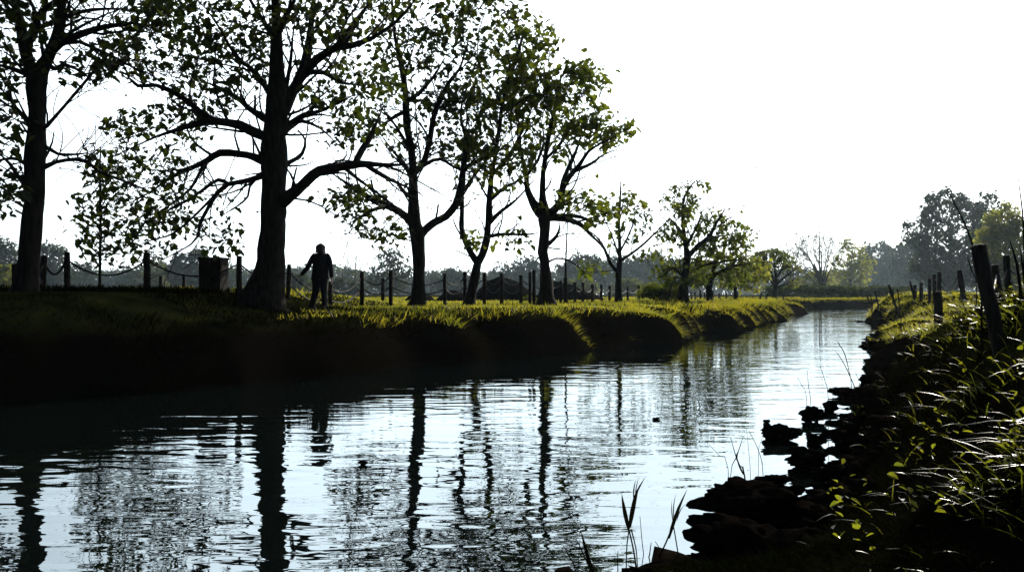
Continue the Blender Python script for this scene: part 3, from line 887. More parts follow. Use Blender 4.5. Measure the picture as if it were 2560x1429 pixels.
LD, LM, LY = M['leaf_dark'], M['leaf_mid'], M['leaf_yellow']
FAR = [
    ('distant_tree', 'hazy grey tree cut by the left edge of the picture', 8, 602, 90, 190, 'dense', LD),
    ('distant_tree', 'hazy grey tree in the gap right of the leaning left trunk', 125, 614, 95, 200, 'dense', LD),
    ('distant_tree', 'low hazy tree behind the sagging rope beside the sapling', 200, 655, 80, 210, 'semi', LD),
    ('distant_bush', 'yellowish bush low at the left edge behind the first post', 14, 672, 60, 120, 'bush', LY),
    ('distant_tree', 'low hazy tree behind the rope left of the lowest drooping branch', 335, 672, 90, 220, 'semi', LD),
    ('distant_tree', 'pale yellowish hazy tree behind the low drooping branch tip', 395, 645, 60, 190, 'semi', LM),
    ('distant_tree', 'broad hazy tree with visible trunk left of the square bin', 475, 630, 120, 180, 'dense', LD),
    ('distant_tree', 'thin hazy tree just right of the square bin', 572, 648, 55, 210, 'semi', LD),
    ('distant_bush', 'dark hazy bush below the walker’s raised hand', 745, 690, 90, 150, 'bush', LD),
    ('distant_bush', 'yellow speckled hazy bush behind the walker', 800, 700, 70, 130, 'bush', LM),
    ('distant_bush', 'dark hazy bush just right of the walker', 862, 700, 80, 150, 'bush', LD),
    ('distant_tree', 'leafless hazy tree right of the walker, left of a fuller one', 885, 632, 78, 170, 'bare', LD),
    ('distant_tree', 'fan shaped half-leafed hazy tree left of the two-stemmed tree', 975, 630, 120, 165, 'semi', LD),
    ('distant_tree', 'small leafless hazy tree just right of the two-stemmed trunk', 1080, 646, 44, 190, 'bare', LD),
    ('distant_tree', 'low grey rounded tree behind the ropes left of the Y-forked tree', 1140, 676, 110, 190, 'dense', LD),
    ('distant_tree', 'grey tree with thin top right of the Y-forked tree', 1250, 660, 60, 200, 'semi', LD),
    ('distant_tree', 'dome shaped hazy tree left of the straight trunk', 1315, 650, 100, 200, 'dense', LD),
    ('distant_tree', 'wide hazy tree behind the leaning pole', 1455, 640, 140, 210, 'dense', LD),
    ('distant_tree', 'hazy tree directly behind the slim small tree', 1550, 646, 100, 220, 'dense', LD),
    ('distant_tree', 'hazy tree between the slim small tree and the round crowned one', 1625, 636, 90, 220, 'dense', LD),
    ('distant_tree', 'hazy dark tree behind the round crowned dark tree', 1700, 652, 110, 220, 'dense', LD),
    ('distant_bush', 'yellow tinged bush behind the posts under the leaning pole', 1450, 700, 90, 150, 'bush', LM),
    ('distant_bush', 'pale yellow tinged bush behind the slim small tree', 1575, 702, 90, 150, 'bush', LM),
    ('distant_tree', 'slender leafless sapling right of the vase shaped olive tree', 1972, 606, 44, 160, 'bare', LM),
    ('distant_tree', 'soft olive willow-like tree right of the leafless fan', 2128, 606, 116, 165, 'semi', LY),
    ('distant_bush', 'round olive bush at the foot of the leafless fan', 2042, 684, 84, 145, 'bush', LY),
    ('distant_tree', 'pale grey tall tree between the willow and the big dark one', 2200, 612, 120, 230, 'dense', LD),
    ('distant_tree', 'palest misty tree at the left foot of the big dark one', 2272, 600, 90, 200, 'dense', LD),
    ('distant_tree', 'big dark domed tree above the right bank fence', 2375, 492, 250, 130, 'dense', LD),
    ('distant_tree', 'thin topped dark tree right of the big domed one', 2475, 490, 120, 135, 'semi', LD),
    ('distant_tree', 'yellow-green feathery tree at the right edge', 2515, 522, 150, 95, 'dense', LY),
]
fan = [(0, [(2056, 745, 4), (2054, 715, 3), (2050, 680, 2.4), (2048, 640, 1.8), (2050, 592, .8)])]
for ex, ey, bx, by in ((1968, 652, 2054, 735), (1985, 625, 2053, 728), (1992, 608, 2052, 722), (2010, 604, 2052, 715), (2030, 596, 2051, 708), (2066, 590, 2051, 705), (2078, 596, 2052, 715), (2092, 606, 2053, 722), (2100, 630, 2054, 730), (2020, 640, 2051, 690)):
    fan.append((rng.uniform(-4, 4), [(bx, by, 2.4), (bx + (ex - bx) * .22 + rng.uniform(-4, 4), by + (ey - by) * .34, 1.8), (bx + (ex - bx) * .6 + rng.uniform(-7, 7), by + (ey - by) * .68, 1.1), (ex + rng.uniform(-4, 4), ey + rng.uniform(-4, 14), .5)]))
tree('distant_tree', 'tall leafless fan of grey stems beyond the river bend', 175.0, fan, [(2045, 630, 62, 40, 260), (2000, 640, 34, 32, 110), (2085, 640, 28, 32, 100)],
     .3, (.25, .9), M['leaf_mid'], M['far_bark'], step=.8, kill=.9, infl=9, tip=.04, shape=LEAF_OVAL, leaf_jit=.5, maxit=40, rough=0, shoots=14)
for nm, lb, px, top, wd, D, kd, lf in FAR:
    far_tree(nm, lb, px, top, wd, D, kd, cat='bush' if nm.endswith('bush') else 'tree', leaf=lf)


def leaf_mass(n, pick, size, mat, name, label, cat, kind='stuff'):
    P = pick(n)
    V, Fc = leaves(P, size * rng.lognormal(0, .3, n), LEAF_OVAL)
    o = mesh(name, V, Fc, mat)
    return tag(o, label, cat, kind=kind)


def wood_points(n):
    a = rng.uniform(-620, 620, n)
    D = 700 + rng.uniform(-20, 40, n)
    x = a
    top = 21 + 7 * vnoise(x, x * 0, 48, 3) + 4 * vnoise(x, x * 0, 17, 4) + 7 * smoothstep(-30, 60, x)
    z = .8 + top * rng.random(n) ** .85 * (1 - .1 * np.abs(rng.normal(0, 1, n)))
    return np.stack([x, D, z], -1)


leaf_mass(80000, wood_points, 2.6, LD, 'distant_wood', 'grey-blue misty line of woodland along the horizon', 'woodland')


def hedge_points(n):
    u = rng.random(n)
    x = 33 + 22 * u
    y = 104 + rng.normal(0, .9, n) + 6 * u
    z = 1.05 + (1.5 + .35 * vnoise(x, y, 3, 8)) * rng.random(n) ** .6
    return np.stack([x, y, z], -1)


hp = hedge_points(6000)
hv, hf = leaves(hp, .28 * rng.lognormal(0, .3, len(hp)), LEAF_OVAL)
tag(mesh('hedge', hv, hf, LD), 'long dark low hedge behind the far river bend', 'hedge')

# ------------------------------------------------------------------ grass
def along(P, n, lo, hi):
    seg = np.linalg.norm(np.diff(P, axis=0), axis=1)
    c = np.concatenate([[0], np.cumsum(seg)])
    s = rng.uniform(lo, hi, n)
    return np.stack([np.interp(s, c, P[:, 0]), np.interp(s, c, P[:, 1])], -1), c


def arclen(P):
    return np.concatenate([[0], np.cumsum(np.linalg.norm(np.diff(P, axis=0), axis=1))])


def left_grass():
    c = arclen(LEFT)
    N = 170000
    # more samples close to the camera
    s0, s1 = c[3] - 6, c[-3]
    s = s0 + (s1 - s0) * rng.random(N) ** 1.7
    x = np.interp(s, c, LEFT[:, 0]); y = np.interp(s, c, LEFT[:, 1])
    r = rng.random(N) ** 1.3 * 3.6
    th = rng.uniform(0, 2 * np.pi, N)
    x = x + r * np.cos(th); y = y + r * np.sin(th)
    z, d, left = terrain(x, y, True)
    clump = vnoise(x, y, .55, 9) + .6 * vnoise(x, y, 1.7, 10)
    keep = left & (d > .05) & (d < 3.4) & (rng.random(N) < np.clip(.6 + .5 * clump, .12, 1) * np.exp(-np.clip(d - 1.3, 0, 9) / 1.2))
    x, y, z, d, clump = x[keep], y[keep], z[keep], d[keep], clump[keep]
    n = len(x)
    e = .12
    gx = (terrain(x + e, y) - terrain(x - e, y)) / (2 * e)
    gy = (terrain(x, y + e) - terrain(x, y - e)) / (2 * e)
    g = np.hypot(gx, gy) + 1e-6
    k = np.clip(g, 0, 1.6)
    lean = np.stack([-gx / g * k * .8, -gy / g * k * .8], -1) + rng.normal(0, .35, (n, 2))
    L = (.10 + .22 * rng.random(n) ** 1.4) * np.clip(1.1 + .5 * clump, .5, 1.8) * np.where(d < .55, .7, np.where(d < 1.5, 1.0, .45))
    w = .007 + .00045 * y
    tuft = vnoise(x, y, .9, 17) + .5 * vnoise(x, y, .35, 18)
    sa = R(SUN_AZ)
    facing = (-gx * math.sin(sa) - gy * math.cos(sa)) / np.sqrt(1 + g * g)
    lip = (((d > np.where(y < 23, .95, .62) + .45 * tuft) & (rng.random(n) < np.where(y < 24, .8 - .5 * smoothstep(-.1, .5, tuft), 1))) | ((facing > .10) & (y > 21) & (d > .08 + .1 * tuft))) & (x > -2.8 + 1.3 * tuft)  # top and sun-facing blades get bright grass, the rest the shade-dark copy
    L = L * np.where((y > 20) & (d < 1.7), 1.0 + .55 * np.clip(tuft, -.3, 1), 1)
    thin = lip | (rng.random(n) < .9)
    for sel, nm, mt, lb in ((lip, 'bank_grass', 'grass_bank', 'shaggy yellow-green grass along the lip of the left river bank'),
                            (~lip & thin, 'shade_painted_grass', 'shade_painted_grass', 'grass coloured dark for shade on the left bank face')):
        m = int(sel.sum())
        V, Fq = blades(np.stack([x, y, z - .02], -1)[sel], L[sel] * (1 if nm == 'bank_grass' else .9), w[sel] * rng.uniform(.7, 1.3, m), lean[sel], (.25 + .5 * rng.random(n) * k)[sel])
        tag(mesh(nm, V, Fq, M[mt]), lb, 'grass' if nm == 'bank_grass' else 'shade_painted_grass', kind='stuff')


def lawn_grass():
    N = 80000
    D = 15 * (100 / 15) ** rng.random(N)
    px = rng.uniform(-700, 2000, N)
    x = (px - CX) / F * D; y = D
    z, d, left = terrain(x, y, True)
    keep = left & (d > 1.8)
    x, y, z = x[keep], y[keep], z[keep]
    n = len(x)
    L = (.05 + .07 * rng.random(n)) * np.clip(1 + .5 * vnoise(x, y, 2.2, 12), .5, 1.6) + .10 * (x < -5.8) * (y < 24)
    w = .008 + .0006 * y
    dark = (x < -4.2 + .8 * vnoise(x, y, 1.2, 19)) & (y < 21.5)  # blades coloured near-black where tree shade would fall
    ln = rng.normal(0, .35, (n, 2)); dr = .4 * rng.random(n)
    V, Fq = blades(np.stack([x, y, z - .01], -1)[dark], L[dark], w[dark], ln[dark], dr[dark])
    tag(mesh('shade_painted_grass', V, Fq, M['shade_painted_grass']), 'grass coloured dark for shade on the low rise under the biggest tree', 'shade_painted_grass', kind='stuff')
    V, Fq = blades(np.stack([x, y, z - .01], -1)[~dark], L[~dark], w[~dark], ln[~dark], dr[~dark])
    tag(mesh('lawn_grass', V, Fq, M['grass_lawn']), 'short sunlit lawn grass under the tree row', 'grass', kind='stuff')


def right_grass():
    # near slope
    N = 215000
    D = 1.6 * (26 / 1.6) ** rng.random(N)
    px = rng.uniform(1500, 4100, N)
    x = (px - CX) / F * D; y = D
    z, d, left = terrain(x, y, True)
    clump = vnoise(x, y, .4, 13) + .7 * vnoise(x, y, 1.1, 14)
    keep = (~left) & (d > .02) & (rng.random(N) < np.clip(.5 + .5 * clump, .10, 1))
    x, y, z, d, clump = x[keep], y[keep], z[keep], d[keep], clump[keep]
    n = len(x)
    lean = np.stack([rng.normal(-.35, .4, n), rng.normal(-.12, .35, n)], -1)
    L = (.12 + .15 * rng.random(n) ** 1.5) * np.clip(1 + .35 * clump, .6, 1.7)
    w = np.where(rng.random(n) < .12, .013, .0065) * (1 + y * .035) * rng.uniform(.7, 1.3, n)
    crest = smoothstep(.5, 1.7, d) * np.clip(.25 + .75 * smoothstep(6, 12, y), 0, 1)
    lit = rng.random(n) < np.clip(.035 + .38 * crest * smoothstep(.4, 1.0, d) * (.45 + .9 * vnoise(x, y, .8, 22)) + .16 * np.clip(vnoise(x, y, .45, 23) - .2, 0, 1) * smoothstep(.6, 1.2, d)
                               + .40 * smoothstep(8.5, 10.5, y) * smoothstep(20, 16, y) * smoothstep(.55, 1.1, d) * np.clip(.6 + .8 * vnoise(x, y, .6, 24), 0, 1), .01, .85)  # blades left out take the shade-dark grass colour
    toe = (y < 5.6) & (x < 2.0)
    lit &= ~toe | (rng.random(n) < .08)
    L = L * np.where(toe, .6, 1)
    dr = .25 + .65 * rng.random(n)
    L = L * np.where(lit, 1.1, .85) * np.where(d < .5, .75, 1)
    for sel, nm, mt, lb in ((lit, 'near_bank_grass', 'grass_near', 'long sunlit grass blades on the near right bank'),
                            (~lit, 'shade_painted_grass', 'shade_painted_grass', 'low grass coloured dark for shade on the near right bank')):
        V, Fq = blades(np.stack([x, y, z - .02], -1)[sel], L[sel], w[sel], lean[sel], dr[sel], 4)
        tag(mesh(nm, V, Fq, M[mt]), lb, 'grass' if sel is lit else 'shade_painted_grass', kind='stuff')
    # further right bank: shaggy clumps to the bend
    c = arclen(RIGHT)
    N = 60000
    s = rng.uniform(c[10], c[-3], N)
    x = np.interp(s, c, RIGHT[:, 0]); y = np.interp(s, c, RIGHT[:, 1])
    r = rng.random(N) * 4.5; th = rng.uniform(0, 2 * np.pi, N)
    x = x + r * np.cos(th); y = y + r * np.sin(th)
    z, d, left = terrain(x, y, True)
    clump = vnoise(x, y, .8, 15)
    keep = (~left) & (d > .1) & (d < 4) & (y > 18) & (rng.random(N) < np.clip(.6 + .5 * clump, .1, 1))
    x, y, z, d = x[keep], y[keep], z[keep], d[keep]
    n = len(x)
    lean = np.stack([rng.normal(-.4, .4, n), rng.normal(-.2, .4, n)], -1)
    V, Fq = blades(np.stack([x, y, z - .02], -1), .16 + .2 * rng.random(n), .008 + .0005 * y, lean, .3 + .4 * rng.random(n))
    o = mesh('far_bank_grass', V, Fq, M['grass_bank'])
    tag(o, 'yellow rimmed grass on the far humps of the right bank', 'grass', kind='stuff')


left_grass()
lawn_grass()
right_grass()


def leafy_weeds():
    N = 170
    D = 3.4 * (11 / 3.4) ** rng.random(N)
    px = rng.uniform(2050, 2700, N)
    x = (px - CX) / F * D
    z, d, left = terrain(x, D, True)
    keep = (~left) & (d > .6) & (vnoise(x, D, .6, 21) > -.1)
    P = np.stack([x, D, z + rng.uniform(.06, .28, N)], -1)[keep]
    P = np.repeat(P, 4, 0) + rng.normal(0, .06, (len(P) * 4, 3))
    V, Fc = leaves(P, rng.uniform(.025, .055, len(P)), LEAF_OVAL, droop=-.1)
    tag(mesh('weeds', V, Fc, M['grass_near']), 'small broad leaved weeds among the near bank grass', 'weeds', kind='stuff')


leafy_weeds()

# ------------------------------------------------------------------ fences
def post_mesh(name, base, top, r, parent, sides=10):
    base, top = np.array(base, float), np.array(top, float)
    n = 7
    t = np.linspace(0, 1, n)[:, None]
    path = base + (top - base) * t
    path[1:-1] += rng.normal(0, r * .05, (n - 2, 3))
    rad = r * (1 + rng.normal(0, .05, n)); rad[-1] *= .93
    V, Fq = tube_arrays(path, rad, sides, .035)
    cap = V[-sides:].copy(); c = cap.mean(0)
    inner = c + (cap - c) * .55 + (top - base) / np.linalg.norm(top - base) * r * .12
    n0 = len(V)
    V = np.vstack([V, inner])
    faces = [tuple(f) for f in Fq] + [(n0 - sides + i, n0 - sides + (i + 1) % sides, n0 + (i + 1) % sides, n0 + i) for i in range(sides)]
    faces.append(tuple(n0 + i for i in range(sides)))
    return mesh(name, V, faces, M['wood'], parent)


def rope_mesh(a, b, sag, r, parent):
    t = np.linspace(0, 1, 15)[:, None]
    p = np.array(a) + (np.array(b) - np.array(a)) * t
    p[:, 2] -= sag * (1 - (2 * t[:, 0] - 1) ** 2)
    V, Fq = tube_arrays(p, np.full(15, r), 6)
    return mesh('rope', V, Fq, M['rope'], parent, True)


def fence(label, posts, ropes, group=None, rr=.021):
    """posts: (px, top_py, D, width_px[, lean_px]); ropes: (i, j, drop_i, drop_j, sag)."""
    tops, first = [], None
    for p in posts:
        px, ty, D, wp = p[:4]
        lean = p[4] if len(p) > 4 else 0
        t = at(px, ty, D)
        bx = at(px + lean, ty, D)[0]
        gz = ground_z(bx, D)
        tops.append((t, np.array([bx, D, gz - .25]), wp / F * D / 2))
    root = thing('rope_fence', tuple(tops[0][1] + np.array([0, 0, .25])), label, 'fence', group)
    for t, b, r in tops:
        post_mesh('post', b, t, r, root)
    for i, j, di, dj, sag in ropes:
        def pt(k, d):
            t, b, r = tops[k]
            u = (b - t) / np.linalg.norm(b - t)
            return t + u * d
        a, b = pt(i, di), pt(j, dj)
        h = b - a; h[2] = 0; h /= np.linalg.norm(h)
        a = a + h * tops[i][2] * .8; b = b - h * tops[j][2] * .8
        rope_mesh(a, b, sag, rr, root)
    return root


LP = [(40, 660, 15.0, 20), (110, 640, 16.5, 15, -3), (168, 630, 17, 14), (367, 632, 18, 17, 2), (598, 640, 18.8, 13), (723, 661, 20.8, 11, -3),
      (826, 705, 22.3, 11), (905, 678, 24.2, 10), (977, 676, 25.2, 10.5), (1112, 684, 26.2, 9), (1162, 679, 27.4, 9), (1211, 681, 28.2, 9.5),
      (1254, 682, 29, 9.5), (1302, 688, 30, 9.5), (1402, 702, 33, 8.5), (1437, 706, 35, 8.5), (1457, 706, 37, 7.5), (1481, 710, 39, 7.5),
      (1503, 711, 41, 6.5), (1524, 714, 43, 6), (1569, 717, 47, 5.5), (1597, 713, 50, 7), (1630, 706, 53, 6.5, 6)]
LR = []
for k in range(len(LP) - 1):
    LR.append((k, k + 1, .2, .2, .22 if k not in (2, 3) else .3))
for k in (5, 6, 7, 8, 9, 10, 11, 12):
    LR.append((k, k + 1, .52, .52, .2))
LR.append((0, 1, .45, .5, .1)); LR.append((4, 5, .75, .55, .12))
fence('long fence of dark posts joined by sagging ropes under the tree row', LP, LR)
LP2 = [(1719, 727, 56, 4), (1728, 729, 57.5, 4), (1738, 729, 59, 4), (1751, 724, 60, 5), (1762, 730, 61.5, 4), (1782, 727, 63, 5), (1798, 732, 65, 5), (1816, 733, 67, 4), (1842, 728, 69, 6)]
fence('short dark rope fence right of the round crowned tree', LP2, [(k, k + 1, .25, .25, .25) for k in range(len(LP2) - 1)], rr=.02)
LP3 = [(402, 690, 27, 9), (460, 688, 28, 8), (957, 696, 31, 9), (1335, 675, 27.5, 9), (1325, 680, 28.3, 8)]
labs = ['short dark stump post behind the rope left of the square bin', 'short dark post close to the left side of the square bin', 'short dark post standing apart behind the rope fence',
        'tall dark stake against the left side of the straight trunk', 'shorter dark stake left of the tall stake by the straight trunk']
for (px, ty, D, wp), lb in zip(LP3, labs):
    t = at(px, ty, D)
    gz = ground_z(t[0], D)
    post_mesh('post', (t[0], D, gz - .2), t, wp / F * D / 2, None)
    tag(bpy.context.scene.collection.objects[-1], lb, 'post')

# leaning stakes on the left bank edge
def stake(px0, py0, px1, py1, D, wp, label, cat='stake', name='stake'):
    b, t = at(px0, py0, D), at(px1, py1, D)
    gz = ground_z(b[0], D)
    u = (b - t) / np.linalg.norm(b - t)
    if b[2] > gz - .1:
        b = b + u * ((b[2] - gz + .15) / max(.3, -u[2]))
    o = post_mesh(name, b, t, wp / F * D / 2, None, 8)
    return tag(o, label, cat)


stake(1666, 772, 1682, 700, 30, 4, 'thin dark stake leaning over the left bank edge below the round crowned tree')
stake(1898, 758, 1904, 727, 62, 4, 'left one of two leaning stakes before the olive tree')
stake(1912, 760, 1919, 734, 60, 5, 'right one of two leaning stakes before the olive tree')
stake(1958, 748, 1958, 735, 78, 3, 'tiny upright post right of the olive tree trunk', 'post')
# tall thin pole on a post
pb = at(1414, 757, 32.5)
pole = thing('pole', (pb[0], pb[1], ground_z(pb[0], pb[1])), 'tall thin pole rising from a thick post right of the straight trunk', 'pole')
post_mesh('post', (pb[0], pb[1], ground_z(pb[0], pb[1]) - .2), at(1414, 694, 32.5), .085, pole)
pp = spline(np.array([[*at(1414, 696, 32.5), .045], [*at(1415, 640, 32.5), .035], [*at(1418, 570, 32.5), .026], [*at(1421, 480, 32.5), .016], [*at(1422, 390, 32.5), .007]]), .4)
a = Acc(); a.tube(pp[:, :3], pp[:, 3], 6); a.build('shaft', M['wood'], pole)

# right bank
RP = [(2444, 613, 6.3, 36, 70), (2487, 662, 9.6, 17, 22), (2515, 638, 10.2, 16, 14), (2570, 640, 10.6, 16, 6)]
fence('thick leaning post and three more with sagging ropes, at the right edge', RP, [(1, 2, .12, .18, .10), (2, 3, .15, .12, .10), (2, 3, .30, .25, .12), (0, 1, .38, .12, .1)], rr=.010)
RP2 = [(2398, 675, 34, 13, 14), (2348, 680, 35, 10), (2336, 686, 36, 9), (2324, 697, 37, 8), (2303, 706, 38.5, 9), (2287, 712, 40, 9)]
fence('row of dark posts with a drooping rope along the right bank crest', RP2, [(0, 1, .2, .2, .5), (0, 1, .55, .55, .4), (1, 2, .2, .2, .1), (2, 3, .2, .2, .1), (3, 4, .2, .2, .12), (4, 5, .2, .2, .1)], rr=.014)
stake(2346, 800, 2344, 729, 13.2, 20, 'short thick post with rounded top below the right bank posts', 'post', 'post')
stake(2283, 735, 2275, 702, 40.5, 5, 'thin leaning stake left of the right bank crest posts')
stake(2232, 742, 2222, 711, 38, 6, 'leaning stake on top of the dark hump of the right bank')
stake(2192, 747, 2187, 727, 41, 5, 'small stake on the left shoulder of the dark hump')
stake(2172, 752, 2167, 735, 42, 4, 'leftmost tiny stake of the dark hump')
stake(2178, 748, 2176, 736, 42.3, 3, 'tiniest stake between two others on the hump’s left shoulder')
stake(2233, 742, 2232, 725, 40, 3, 'tiny upright stake behind the leaning one on the hump')
stake(2246, 742, 2244, 722, 36, 3, 'slim upright stake right of the leaning one on the hump')


def stem(pts, D, label, name='dry_stem', cat='plant stem', rmul=1.0, mat='reed'):
    W = np.array([[*at(px, py, D), rp / F * D * rmul] for px, py, rp in pts])
    gz = ground_z(W[0, 0], W[0, 1])
    if W[0, 2] > gz:
        W = np.vstack([[W[0, 0], W[0, 1], gz - .05, W[0, 3]], W])
    S = spline(W, .12)
    a = Acc(); a.tube(S[:, :3], np.maximum(S[:, 3], .0012), 5)
    o = a.build(name, M[mat], None, True, origin=S[0, :3])
    return tag(o, label, cat)


stem([(2452, 720, 2.6), (2430, 608, 2.4), (2405, 545, 2.0), (2382, 500, 1.6), (2352, 442, .6), (2336, 410, .3)], 6.5, 'long thin stem leaning left out from the thick leaning post')
stem([(2562, 700, 2.6), (2560, 600, 2.4), (2556, 530, 2), (2546, 450, 1), (2541, 404, .5)], 7.6, 'long thin stem rising at the right edge')
stem([(2440, 700, 1.4), (2425, 665, 1.2), (2417, 632, .7)], 9.4, 'short thin stem in front of the yellow tree, left of the thick leaning post')
stem([(2552, 740, 4), (2542, 660, 3.5), (2524, 600, .6)], 7.9, 'dark blade shaped stem leaning left beside the right edge')
stem([(2562, 720, 3), (2556, 660, 2.4), (2548, 610, .6)], 7.7, 'thin blade shaped stem right at the picture edge')


# ------------------------------------------------------------------ earth mounds and bushes behind the lawn
def mound(px, top, w, D, depth, label, name='earth_mound', peak=.5, mat='mound'):
    x0, y0 = (px - CX) / F * D, D
    half = w / 2 / F * D
    zt = at(px, top, D)[2]
    gz = ground_z(x0, D) - .15
    n, m = 30, 14
    V = []
    for j in range(m + 1):
        for i in range(n + 1):
            u, v = i / n * 2 - 1, j / m * 2 - 1
            x = x0 + u * half; y = y0 + v * depth
            pk = (peak * 2 - 1)
            uu = (u - pk) / (1 - pk) if u > pk else (u - pk) / (1 + pk)
            h = max(0, 1 - abs(uu) ** 1.5) * max(0, 1 - v * v) ** .7
            h *= 1 + .10 * float(vnoise(np.array(x), np.array(y), .9, 31)) + .05 * float(vnoise(np.array(x), np.array(y), .3, 32))
            V.append((x, y, gz + (zt - gz) * h))
    Fq = [(j * (n + 1) + i, j * (n + 1) + i + 1, (j + 1) * (n + 1) + i + 1, (j + 1) * (n + 1) + i) for j in range(m) for i in range(n)]
    o = mesh(name, np.array(V), Fq, M[mat], None, True, origin=(x0, y0, gz))
    return tag(o, label, 'mound')


mound(1262, 690, 190, 50, 3.0, 'tall dark earth mound behind the ropes left of the straight trunk', peak=.42)
mound(1430, 703, 200, 52, 2.6, 'long low dark mound behind the ropes right of the straight trunk', peak=.25)
mound(1140, 727, 120, 46, 1.6, 'small dark mound right of the two-stemmed trunk', peak=.4)
mound(1050, 725, 90, 47, 1.6, 'small dark mound behind the two-stemmed trunk', peak=.5)


def bush(px, top, w, D, n, label, mat, size, base_py=752):
    x0 = (px - CX) / F * D
    half = w / 2 / F * D
    zt = at(px, top, D)[2]; gz = ground_z(x0, D)
    h = zt - gz
    root = thing('bush', (x0, D, gz), label, 'bush')
    P = []
    for k in range(9):
        c = np.array([x0 + rng.uniform(-.65, .65) * half, D + rng.uniform(-.5, .5) * half, gz + h * rng.uniform(.25, .72)])
        v = rng.normal(0, 1, (n // 9, 3)); v /= np.linalg.norm(v, axis=1)[:, None]
        v *= rng.random((n // 9, 1)) ** .4
        P.append(c + v * np.array([half * .42, half * .4, h * .3]))
    P = np.vstack(P); P = P[P[:, 2] > gz]
    V, Fc = leaves(P, size * rng.lognormal(0, .3, len(P)), LEAF_OVAL)
    mesh('foliage', V, Fc, mat, root)
    a = Acc()
    for k in range(8):
        e = P[rng.integers(len(P))]
        b = np.array([x0 + rng.uniform(-.2, .2) * half, D + rng.uniform(-.2, .2) * half, gz - .1])
        a.tube(np.array([b, b * .5 + e * .5 + np.array([0, 0, .1]), e]), np.array([.03, .02, .008]), 5)
    a.build('stems', M['bark'], root)


bush(1655, 704, 120, 46, 1800, 'dark ragged bush at the foot of the round crowned tree', M['leaf_young_lit'], .16)
bush(1318, 735, 50, 44, 500, 'small dark bush left of the straight trunk', M['leaf_young_lit'], .14)

# ------------------------------------------------------------------ square bin
def litter_bin():
    D = 19.4
    c = at(534, 700, D)
    gz = ground_z(c[0], D)
    zt = at(535, 644, D)[2]
    root = thing('litter_bin', (c[0], D, gz), 'dark square bin standing on the bank left of the biggest trunk', 'bin')
    hw, bw = 27.5 / F * D, 25.5 / F * D
    V, Fq = [], []

    def box(x0, x1, y0, y1, z0, z1, t=1.0):
        b = len(V)
        for z, s in ((z0, t), (z1, 1.0)):
            V.extend([(c[0] + x0 * s, D + y0 * s, z), (c[0] + x1 * s, D + y0 * s, z), (c[0] + x1 * s, D + y1 * s, z), (c[0] + x0 * s, D + y1 * s, z)])
        Fq.extend([(b, b + 3, b + 2, b + 1), (b + 4, b + 5, b + 6, b + 7)] + [(b + i, b + (i + 1) % 4, b + 4 + (i + 1) % 4, b + 4 + i) for i in range(4)])
    def flush(name):
        o = mesh(name, np.array(V), list(Fq), M['wood'], root)
        V.clear(); Fq.clear()
        return o
    tpr = bw / hw
    n = 6
    for s in range(n):
        x0 = -hw + s * 2 * hw / n + .006; x1 = x0 + 2 * hw / n - .012
        box(x0, x1, -hw, -hw + .025, gz - .1, zt - .05, tpr)
        box(x0, x1, hw - .025, hw, gz - .1, zt - .05, tpr)
        box(-hw, -hw + .025, x0, x1, gz - .1, zt - .053, tpr)
        box(hw - .025, hw, x0, x1, gz - .1, zt - .053, tpr)
    flush('slats')
    box(-hw + .04, hw - .04, -hw + .04, hw - .04, gz, zt - .12, tpr)
    flush('liner')
    for (a, b, e, f) in ((-hw - .015, hw + .015, -hw - .015, -hw + .05), (-hw - .015, hw + .015, hw - .05, hw + .015), (-hw - .015, -hw + .05, -hw + .052, hw - .052), (hw - .05, hw + .015, -hw + .052, hw - .052)):
        box(a, b, e, f, zt - .048, zt)
    flush('rim')


litter_bin()


